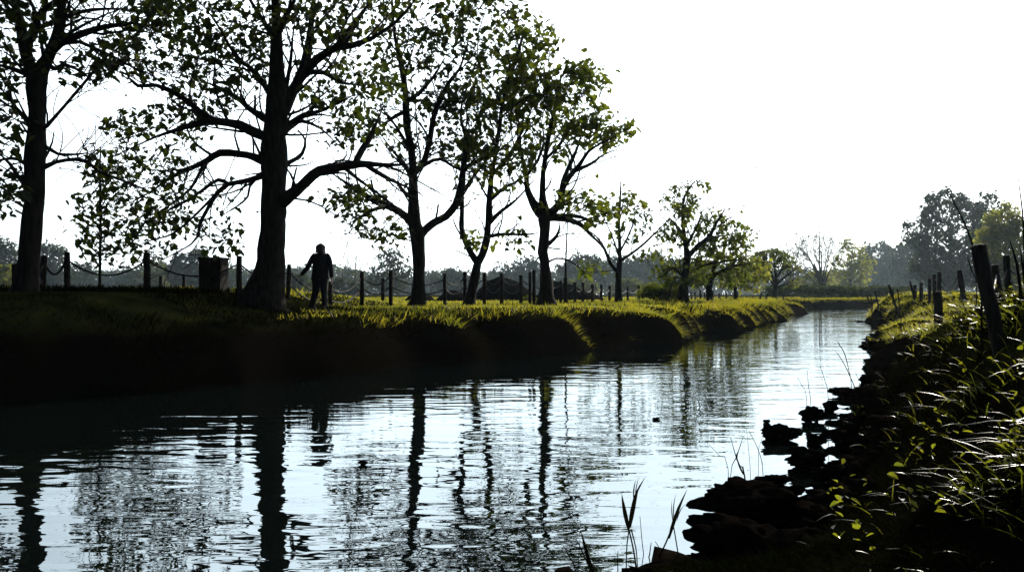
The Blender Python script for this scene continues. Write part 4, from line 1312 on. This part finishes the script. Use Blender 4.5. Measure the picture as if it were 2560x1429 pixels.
# ------------------------------------------------------------------ the walker
def walker():
    D = 19.6
    k = D / F
    ox = (800 - CX) * k
    gz = ground_z(ox, D)
    root = thing('person', (ox, D, gz), 'person in a dark jacket walking along the bank, seen from behind, left arm held out', 'person')
    J = {  # joint: (x, y, z, rx, parent)
        'pelvis': (0, 0, .86, .135, None), 'spine': (.01, 0, 1.05, .13, 'pelvis'), 'chest': (.02, 0, 1.24, .15, 'spine'), 'collar': (.02, 0, 1.365, .10, 'chest'),
        'neck': (.015, 0, 1.425, .058, 'collar'), 'skull': (.01, .01, 1.52, .092, 'neck'), 'crown': (.008, .01, 1.60, .082, 'skull'), 'nose': (.01, .115, 1.53, .018, 'skull'),
        'shl': (-.165, 0, 1.335, .064, 'collar'), 'ell': (-.315, .06, 1.07, .046, 'shl'), 'wrl': (-.50, .10, .875, .030, 'ell'), 'pal': (-.545, .11, .84, .032, 'wrl'),
        'shr': (.20, 0, 1.335, .064, 'collar'), 'elr': (.262, -.03, 1.06, .046, 'shr'), 'wrr': (.278, .02, .80, .030, 'elr'), 'par': (.277, .035, .745, .034, 'wrr'),
        'hil': (-.085, 0, .80, .098, 'pelvis'), 'knl': (-.125, .08, .44, .064, 'hil'), 'anl': (-.235, .10, .085, .042, 'knl'), 'hel': (-.24, .06, .04, .035, 'anl'), 'tol': (-.30, .24, .028, .028, 'anl'),
        'hir': (.085, 0, .80, .098, 'pelvis'), 'knr': (.085, .03, .43, .064, 'hir'), 'anr': (.165, -.20, .10, .042, 'knr'), 'her': (.175, -.25, .07, .032, 'anr'), 'tor': (.16, -.06, .026, .028, 'anr')}
    for s, base, drx, dn in (('l', (-.545, .11, .84), (-.7, .15, -.7), 1), ('r', (.277, .035, .745), (-.05, .15, -1), -1)):
        d = np.array(drx, float); d /= np.linalg.norm(d)
        side = np.cross(d, (1, 0, 0)); side /= np.linalg.norm(side)
        for q in range(4):
            f = np.array(base) + side * (q - 1.5) * .019 + d * .035
            ln = (.036, .042, .039, .030)[q]
            p1 = f + d * ln; p2 = p1 + (d + np.array([.5 * dn, .1, 0]) * .5) * ln * .8
            J['f%s%da' % (s, q)] = (*f, .010, 'pa' + s); J['f%s%db' % (s, q)] = (*p1, .009, 'f%s%da' % (s, q)); J['f%s%dc' % (s, q)] = (*p2, .007, 'f%s%db' % (s, q))
        t0 = np.array(base) + side * .035; t1 = t0 + side * .02 + d * .03
        J['t%sa' % s] = (*t0, .011, 'pa' + s); J['t%sb' % s] = (*t1, .009, 't%sa' % s)
    keys = list(J); ix = {n: i for i, n in enumerate(keys)}
    me = bpy.data.meshes.new('body')
    me.from_pydata([J[n][:3] for n in keys], [(ix[J[n][4]], ix[n]) for n in keys if J[n][4]], [])
    b = bpy.data.objects.new('body', me)
    link(b, root)
    sk = b.modifiers.new('Skin', 'SKIN'); sk.use_smooth_shade = True
    for n, v in zip(keys, me.skin_vertices[0].data):
        r = J[n][3]
        v.radius = (r, r * (.72 if n in ('pelvis', 'spine', 'chest', 'collar') else 1))
        v.use_root = n == 'pelvis'
    ss = b.modifiers.new('Subdivision', 'SUBSURF'); ss.levels = 2; ss.render_levels = 2
    me.materials.append(M['skin'])

    def loft(name, rings, mat, sides=20, wob=.02):
        a = np.arange(sides) / sides * 2 * np.pi
        V = []
        for (x, y, z, rx, ry) in rings:
            for t in a:
                f = 1 + wob * math.sin(5 * t + z * 31)
                V.append((x + rx * math.cos(t) * f, y + ry * math.sin(t) * f, z))
        V = np.array(V)
        n = len(rings)
        Fq = [(i * sides + j, i * sides + (j + 1) % sides, (i + 1) * sides + (j + 1) % sides, (i + 1) * sides + j) for i in range(n - 1) for j in range(sides)]
        o = mesh(name, V + np.array(root.location), Fq, mat, root, True)
        return o

    loft('jacket', [(.0, 0, .765, .225, .165), (.0, 0, .80, .215, .16), (.0, 0, .90, .200, .155), (.01, 0, 1.05, .195, .15), (.015, 0, 1.2, .200, .155), (.018, 0, 1.3, .205, .145), (.018, 0, 1.36, .165, .115), (.016, 0, 1.40, .105, .09), (.015, 0, 1.425, .075, .075)], M['cloth_dark'], 28, .018)

    def limb(name, pts, mat):
        W = np.array([[x, y, z, r] for x, y, z, r in pts])
        S = spline(W, .05)
        a = Acc(); a.tube(S[:, :3] + np.array(root.location), S[:, 3], 14, .012)
        return a.build(name, mat, root)

    limb('sleeve', [(-.11, 0, 1.36, .075), (-.168, .0, 1.31, .070), (-.245, .03, 1.19, .068), (-.318, .06, 1.07, .060), (-.40, .08, .97, .052), (-.485, .10, .89, .046)], M['cloth_dark'])
    limb('sleeve', [(.14, 0, 1.36, .075), (.195, 0, 1.31, .070), (.24, -.02, 1.18, .068), (.264, -.03, 1.05, .060), (.275, .0, .92, .055), (.279, .02, .82, .050)], M['cloth_dark'])
    limb('trouser_leg', [(-.07, 0, .90, .12), (-.088, .01, .78, .118), (-.108, .045, .60, .095), (-.135, .08, .44, .084), (-.185, .09, .25, .078), (-.237, .10, .07, .080)], M['cloth_trousers'])
    limb('trouser_leg', [(.07, 0, .90, .12), (.085, .01, .78, .118), (.087, .02, .60, .095), (.10, .03, .43, .084), (.135, -.09, .25, .078), (.167, -.20, .085, .078)], M['cloth_trousers'])
    for x, y, z, tx, ty in ((-.24, .07, .0, -.31, .27), (.17, -.24, .02, .165, -.02)):
        p = np.array([[x, y, z + .055], [x * .7 + tx * .3, y * .7 + ty * .3, z + .05], [x * .3 + tx * .7, y * .3 + ty * .7, .04], [tx, ty, .032]])
        a = Acc(); a.tube(p + np.array(root.location), np.array([.045, .052, .048, .025]), 10); a.build('shoe', M['cloth_dark'], root)
    # bobbed hair: a shell open at the face
    V, Fq = [], []
    ns, nr = 28, 12
    for i in range(nr + 1):
        f = i / nr
        z = 1.655 - .245 * f ** 1.2
        r = .120 * math.sin(min(1.0, f * 1.9 + .02) * math.pi / 2) * (1.0 + .10 * smoothstep(.75, 1.0, f) - .03 * smoothstep(.5, .8, f))
        for j in range(ns):
            t = 2 * math.pi * j / ns
            face = max(0.0, math.sin(t) - .45) * smoothstep(.35, .6, f)
            rr = r * (1 - .42 * face) * (1 + .02 * math.sin(7 * t + 9 * f))
            V.append((.01 + rr * math.cos(t), .0 + rr * math.sin(t) * 1.05, z + .01 * math.sin(3 * t) * f))
    Fq = [(i * ns + j, (i + 1) * ns + j, (i + 1) * ns + (j + 1) % ns, i * ns + (j + 1) % ns) for i in range(nr) for j in range(ns)]
    mesh('hair', np.array(V) + np.array(root.location), Fq, M['hair'], root, True)


walker()


# ------------------------------------------------------------------ mud clods and rocks at the water's edge
def clod(px, py, w, h, D, label, name='mud_clod', cat='rock', flat=1.0, seed=0):
    """An irregular wet lump centred on (px, py), w x h pixels as seen."""
    c = at(px, py, D)
    sx, sz = w / 2 / F * D, h / 2 / F * D
    bm = bmesh.new()
    bmesh.ops.create_icosphere(bm, subdivisions=5, radius=1.0)
    V = np.array([v.co[:] for v in bm.verts])
    Fc = [tuple(v.index for v in f.verts) for f in bm.faces]
    bm.free()
    o1 = rng.uniform(0, 40, 3)
    def n3(s, k):
        return (vnoise(V[:, 0] + o1[0], V[:, 1] + o1[1], s, k) + vnoise(V[:, 1] + o1[1], V[:, 2] + o1[2], s, k + 1) + vnoise(V[:, 2] + o1[2], V[:, 0] + o1[0], s, k + 2)) / 3
    d = 1 + .55 * n3(.9, 40) + .5 * n3(.42, 43) + .30 * n3(.18, 46) + .14 * n3(.08, 49)
    d = d / np.quantile(d, .97)
    V = V * d[:, None]
    V = V * np.array([sx, sx * .8 * flat, sz * 1.05])
    V[:, 2] += c[2]
    V[:, 0] += c[0]; V[:, 1] += c[1]
    o = mesh(name, V, Fc, M['mud'], None, True, origin=(c[0], c[1], max(0.0, c[2] - sz)))
    return tag(o, label, cat)


def wd(py):
    return CAMZ * F / (py - HZ)


CL = [
    (1860, 1246, 270, 96, 'broad flat-topped dark mud block jutting into the water'),
    (1850, 1345, 270, 110, 'lowest big dark mud block at the bottom of the near bank'),
    (1940, 1199, 110, 30, 'low mud ledge on top of the broad block'),
    (1950, 1083, 112, 44, 'oval dark rock lying off the bank in bright water'),
    (2010, 1148, 124, 62, 'jagged dark mud lump below the oval rock'),
    (2033, 1036, 72, 50, 'ragged dark clod above the oval rock'),
    (2112, 981, 92, 28, 'flat pointed dark rock alone in bright water, upper one'),
    (2040, 1098, 60, 36, 'small dark clod touching the bank right of the oval rock'),
    (1916, 1052, 22, 9, 'tiny dark stone left of the ragged clod'),
    (2172, 945, 60, 34, 'dark clod at the water edge above the flat pointed rock'),
    (2205, 900, 60, 40, 'dark clod further up the near bank edge'),
    (2215, 862, 60, 32, 'farthest small dark clod on the near bank edge'),
    (1985, 1225, 70, 34, 'dark clod in the notch right of the broad block'),
    (2075, 1015, 50, 34, 'dark clod between the ragged clod and the bank'),
    (2060, 1190, 90, 50, 'dark lump where the bank meets the notch'),
    (1760, 1402, 150, 34, 'low dark mud lip at the bottom edge'),
]
for px, py, w, h, lb in CL:
    clod(px, py, w, h, wd(py + h * .35), lb, flat=1.4 if w > 150 else 1.0)
clod(908, 1156, 30, 14, wd(1160), 'small clump of leaves floating in mid river', 'floating_debris', 'debris', .8)
clod(1640, 1046, 26, 8, wd(1048), 'tiny dark debris floating right of mid river', 'floating_debris', 'debris', .8)
clod(2150, 803, 26, 6, wd(805), 'small twig-like debris at the foot of the dark hump', 'floating_debris', 'debris', .8)


def mud_crumbs():
    """Small ragged lumps and roots along the near waterline."""
    bm = bmesh.new(); bmesh.ops.create_icosphere(bm, subdivisions=2, radius=1.0)
    B = np.array([v.co[:] for v in bm.verts]); Bf = np.array([[v.index for v in f.verts] for f in bm.faces]); bm.free()
    c = arclen(RIGHT)
    Vs, Fs, n = [], [], 0
    for q in range(520):
        t = rng.uniform(c[4], c[13])
        x = np.interp(t, c, RIGHT[:, 0]) + rng.normal(.10, .14); y = np.interp(t, c, RIGHT[:, 1]) + rng.normal(-.05, .14)
        z = ground_z(x, y)
        if z < -.22 or z > .35:
            continue
        r = rng.uniform(.02, .07) * (1 + y * .03) * rng.uniform(.6, 1.6)
        D = B * (1 + .35 * rng.normal(0, 1, (len(B), 1))) * np.array([r * rng.uniform(.8, 2.2), r * rng.uniform(.8, 1.6), r * rng.uniform(.4, .9)])
        Vs.append(D + np.array([x, y, max(z, -.01) + r * .15])); Fs.append(Bf + n); n += len(B)
    tag(mesh('mud_crumbs', np.vstack(Vs), np.vstack(Fs), M['mud'], None, False), 'crumbled dark mud and roots along the near waterline', 'mud', kind='stuff')


mud_crumbs()

# ------------------------------------------------------------------ reeds in the water
def reed(px, py, D, label, spec, leaf=()):
    """spec: stems as pixel polylines from the base up; leaf: (x0,y0,x1,y1,width_px) blades."""
    b = at(px, py, D)
    gz = min(ground_z(b[0], b[1]), 0.0)
    root = thing('reed_plant', (b[0], D, 0.0), label, 'reed')
    for pts in spec:
        dd = D + rng.uniform(-.06, .06)
        W = np.array([[*at(x, y, dd), r / F * D] for x, y, r in pts])
        W = np.vstack([[W[0, 0], W[0, 1], min(W[0, 2], gz) - .1, W[0, 3]], W])
        S = spline(W, .05)
        a = Acc(); a.tube(S[:, :3], np.maximum(S[:, 3], .0008), 5); a.build('stem', M['reed'], root)
    for (x0, y0, x1, y1, wp) in leaf:
        dd = D + rng.uniform(-.04, .04)
        p0, p1 = at(x0, y0, dd), at(x1, y1, dd)
        n = 6
        t = np.linspace(0, 1, n)[:, None]
        C = p0 + (p1 - p0) * t + np.array([0, .03, 0]) * np.sin(t * np.pi)
        hw = .68 * wp / 2 / F * D * np.array([.5, .9, 1, .8, .45, .04])[:, None]
        V = []
        for q in range(n):
            V += [C[q] - hw[q] * np.array([1, .3, 0]), C[q] + np.array([0, -.3, 0]) * hw[q], C[q] + hw[q] * np.array([1, -.2, 0])]
        Fq = []
        for q in range(n - 1):
            for s in range(2):
                Fq.append((3 * q + s, 3 * q + s + 1, 3 * q + s + 4, 3 * q + s + 3))
        mesh('leaf', np.array(V), Fq, M['reed'], root)


reed(1590, 1440, 4.2, 'dark reed pair crossing like an X near the bottom centre',
     [[(1592, 1440, 2.5), (1585, 1380, 2.2), (1572, 1320, 2)], [(1566, 1390, 1.6), (1570, 1340, 1.6), (1578, 1290, 2)], [(1594, 1430, 1.5), (1590, 1370, 1.5), (1578, 1322, 2)]],
     [(1572, 1325, 1554, 1232, 16), (1574, 1318, 1598, 1212, 18), (1580, 1260, 1615, 1190, 9), (1584, 1250, 1590, 1196, 5), (1588, 1248, 1598, 1190, 4)])
reed(1640, 1432, 4.4, 'dark reed leaning right before the big mud blocks',
     [[(1635, 1430, 2), (1665, 1355, 2), (1680, 1320, 2.4)], [(1698, 1412, 1.6), (1690, 1350, 1.6), (1684, 1315, 1.5)]],
     [(1672, 1345, 1718, 1222, 15), (1684, 1312, 1680, 1248, 4), (1684, 1300, 1690, 1232, 4), (1692, 1300, 1716, 1256, 4)])
reed(1480, 1440, 4.2, 'dark reed cut by the bottom edge, leftmost one',
     [[(1482, 1440, 4), (1474, 1400, 4), (1458, 1350, 2)], [(1440, 1432, 1.4), (1424, 1390, 1.4), (1408, 1362, .8)], [(1446, 1410, 1.2), (1450, 1350, .8)]],
     [(1480, 1430, 1452, 1325, 15), (1474, 1420, 1438, 1340, 6)])
reed(1545, 1440, 4.3, 'single thin dark stem right of the leftmost reed', [[(1545, 1440, 1.4), (1544, 1400, 1.3), (1545, 1376, .8)]])
reed(1615, 1430, 4.6, 'thin stems with tiny seed heads between the two big reeds',
     [[(1614, 1428, 1.2), (1606, 1360, 1.1), (1600, 1290, .7)], [(1616, 1425, 1.6), (1624, 1385, 1.6), (1628, 1355, .9)], [(1668, 1416, 1.5), (1655, 1380, 1.2), (1638, 1352, .8)]])
reed(1850, 1192, 6.4, 'small forked reed rising behind the broad mud block',
     [[(1862, 1192, 2.0), (1850, 1165, 2.2), (1840, 1140, 1.4), (1826, 1092, .6)], [(1826, 1192, .8), (1842, 1140, 1.2), (1858, 1090, .6)], [(1820, 1170, .8), (1800, 1140, .7), (1766, 1104, .5)]],
     [(1858, 1185, 1842, 1140, 8), (1842, 1150, 1848, 1124, 7)])
reed(1905, 1195, 6.4, 'pair of hair-thin stems above the broad mud block', [[(1908, 1194, .9), (1898, 1130, .9), (1872, 1075, .6)], [(1876, 1190, .7), (1872, 1130, .6), (1866, 1070, .4)], [(1896, 1150, .6), (1900, 1110, .5), (1920, 1060, .4)]])
reed(2030, 1000, 9.0, 'hair-thin stems standing in bright water left of the flat pointed rock', [[(2027, 1010, .8), (2022, 970, .8), (2018, 925, .5)], [(2016, 990, .7), (2005, 965, .6), (1992, 940, .4)], [(2070, 990, .8), (2062, 950, .7), (2050, 915, .5)]])
reed(2135, 985, 9.6, 'taller bent thin stems right of the flat pointed rock', [[(2140, 985, 1.2), (2125, 940, 1.2), (2105, 900, 1), (2088, 876, .5)], [(2128, 960, .9), (2122, 925, .9), (2110, 880, 1.2), (2090, 850, .5)], [(2150, 975, .8), (2145, 945, .7), (2135, 925, .4)]])
reed(2250, 840, 20, 'grass tuft drooping from the near bank edge over the water', [[(2262, 850, 1.4), (2252, 820, 1.2), (2236, 790, .6)], [(2268, 850, 1.4), (2262, 825, 1), (2250, 800, .6)]])

# ------------------------------------------------------------------ air, sun, sky, camera
HAZE = 0.00011


def haze_box():
    V = np.array([(x, y, z) for x in (-930, 930) for y in (-930, 930) for z in (-1.7, 42)], float)
    Fq = [(0, 1, 3, 2), (4, 6, 7, 5), (0, 4, 5, 1), (2, 3, 7, 6), (0, 2, 6, 4), (1, 5, 7, 3)]
    m = bpy.data.materials.new('morning_haze')
    nt = nodes_of(m)
    for n in list(nt.nodes):
        if n.type == 'BSDF_PRINCIPLED':
            nt.nodes.remove(n)
    v = nt.nodes.new('ShaderNodeVolumePrincipled')
    v.inputs['Color'].default_value = (.68, .87, 1.0, 1)
    v.inputs['Density'].default_value = HAZE
    v.inputs['Anisotropy'].default_value = .45
    nt.links.new(v.outputs[0], nt.nodes['Material Output'].inputs['Volume'])
    o = mesh('haze', V, Fq, m)
    tag(o, 'thin pale morning haze between the camera and the far trees', 'haze', kind='stuff')


haze_box()

w = bpy.data.worlds.new('World'); SC.world = w
w.use_nodes = True
nt = w.node_tree
sky = nt.nodes.new('ShaderNodeTexSky')
sky.sky_type = 'NISHITA'; sky.sun_disc = False
sky.sun_elevation = R(SUN_EL); sky.sun_rotation = R(SUN_AZ)
sky.dust_density = 0.8; sky.air_density = 1.0
# added white veil, bright ahead, masked off behind and overhead to keep silhouettes dark
tc = nt.nodes.new('ShaderNodeTexCoord')
dp = nt.nodes.new('ShaderNodeVectorMath'); dp.operation = 'DOT_PRODUCT'
dp.inputs[1].default_value = (.45, .88, .06)
mr = nt.nodes.new('ShaderNodeMapRange'); mr.interpolation_type = 'SMOOTHSTEP'
mr.inputs[1].default_value = .12; mr.inputs[2].default_value = .8; mr.inputs[3].default_value = 0; mr.inputs[4].default_value = .8
nz = nt.nodes.new('ShaderNodeTexNoise'); nz.inputs['Scale'].default_value = 2.2; nz.inputs['Detail'].default_value = 4
mn = nt.nodes.new('ShaderNodeMapRange'); mn.inputs[1].default_value = .3; mn.inputs[2].default_value = .7; mn.inputs[3].default_value = .88; mn.inputs[4].default_value = 1
mm = nt.nodes.new('ShaderNodeMath'); mm.operation = 'MULTIPLY'
mix = nt.nodes.new('ShaderNodeMix'); mix.data_type = 'RGBA'
mix.inputs['B'].default_value = (42, 46.5, 49, 1)
LN = nt.links.new
LN(tc.outputs['Generated'], dp.inputs[0]); LN(dp.outputs['Value'], mr.inputs[0])
LN(tc.outputs['Generated'], nz.inputs['Vector']); LN(nz.outputs['Fac'], mn.inputs[0])
sx = nt.nodes.new('ShaderNodeSeparateXYZ'); me_ = nt.nodes.new('ShaderNodeMapRange'); me_.interpolation_type = 'SMOOTHSTEP'
me_.inputs[1].default_value = .40; me_.inputs[2].default_value = .70; me_.inputs[3].default_value = 1; me_.inputs[4].default_value = 0
m2 = nt.nodes.new('ShaderNodeMath'); m2.operation = 'MULTIPLY'
LN(tc.outputs['Generated'], sx.inputs[0]); LN(sx.outputs['Z'], me_.inputs[0])
LN(mr.outputs[0], mm.inputs[0]); LN(mn.outputs[0], mm.inputs[1])
LN(mm.outputs[0], m2.inputs[0]); LN(me_.outputs[0], m2.inputs[1]); LN(m2.outputs[0], mix.inputs['Factor'])
LN(sky.outputs[0], mix.inputs['A']); LN(mix.outputs['Result'], nt.nodes['Background'].inputs[0])
nt.nodes['Background'].inputs[1].default_value = 0.055
sl = bpy.data.lights.new('sun', 'SUN'); sl.energy = 5.0; sl.angle = R(.5); sl.color = (1, .93, .80)
so = bpy.data.objects.new('sun', sl); link(so)
dv = Vector((math.sin(R(SUN_AZ)) * math.cos(R(SUN_EL)), math.cos(R(SUN_AZ)) * math.cos(R(SUN_EL)), math.sin(R(SUN_EL))))
so.rotation_euler = dv.to_track_quat('Z', 'Y').to_euler()

cd = bpy.data.cameras.new('camera'); cam = bpy.data.objects.new('camera', cd); link(cam)
cd.sensor_width = 36; cd.lens = 36 * F / 2560; cd.clip_end = 5000; cd.clip_start = .05
cam.location = (0, 0, CAMZ); cam.rotation_euler = (R(90) + PITCH, 0, 0)
SC.camera = cam
SC.render.resolution_x, SC.render.resolution_y = 1024, 571
SC.view_settings.view_transform = 'Standard'; SC.view_settings.look = 'None'
SC.view_settings.gamma = 1; SC.view_settings.exposure = 0.45
SC.cycles.max_bounces = 8; SC.cycles.transparent_max_bounces = 6; SC.cycles.volume_bounces = 0
SC.cycles.diffuse_bounces = 2; SC.cycles.glossy_bounces = 3
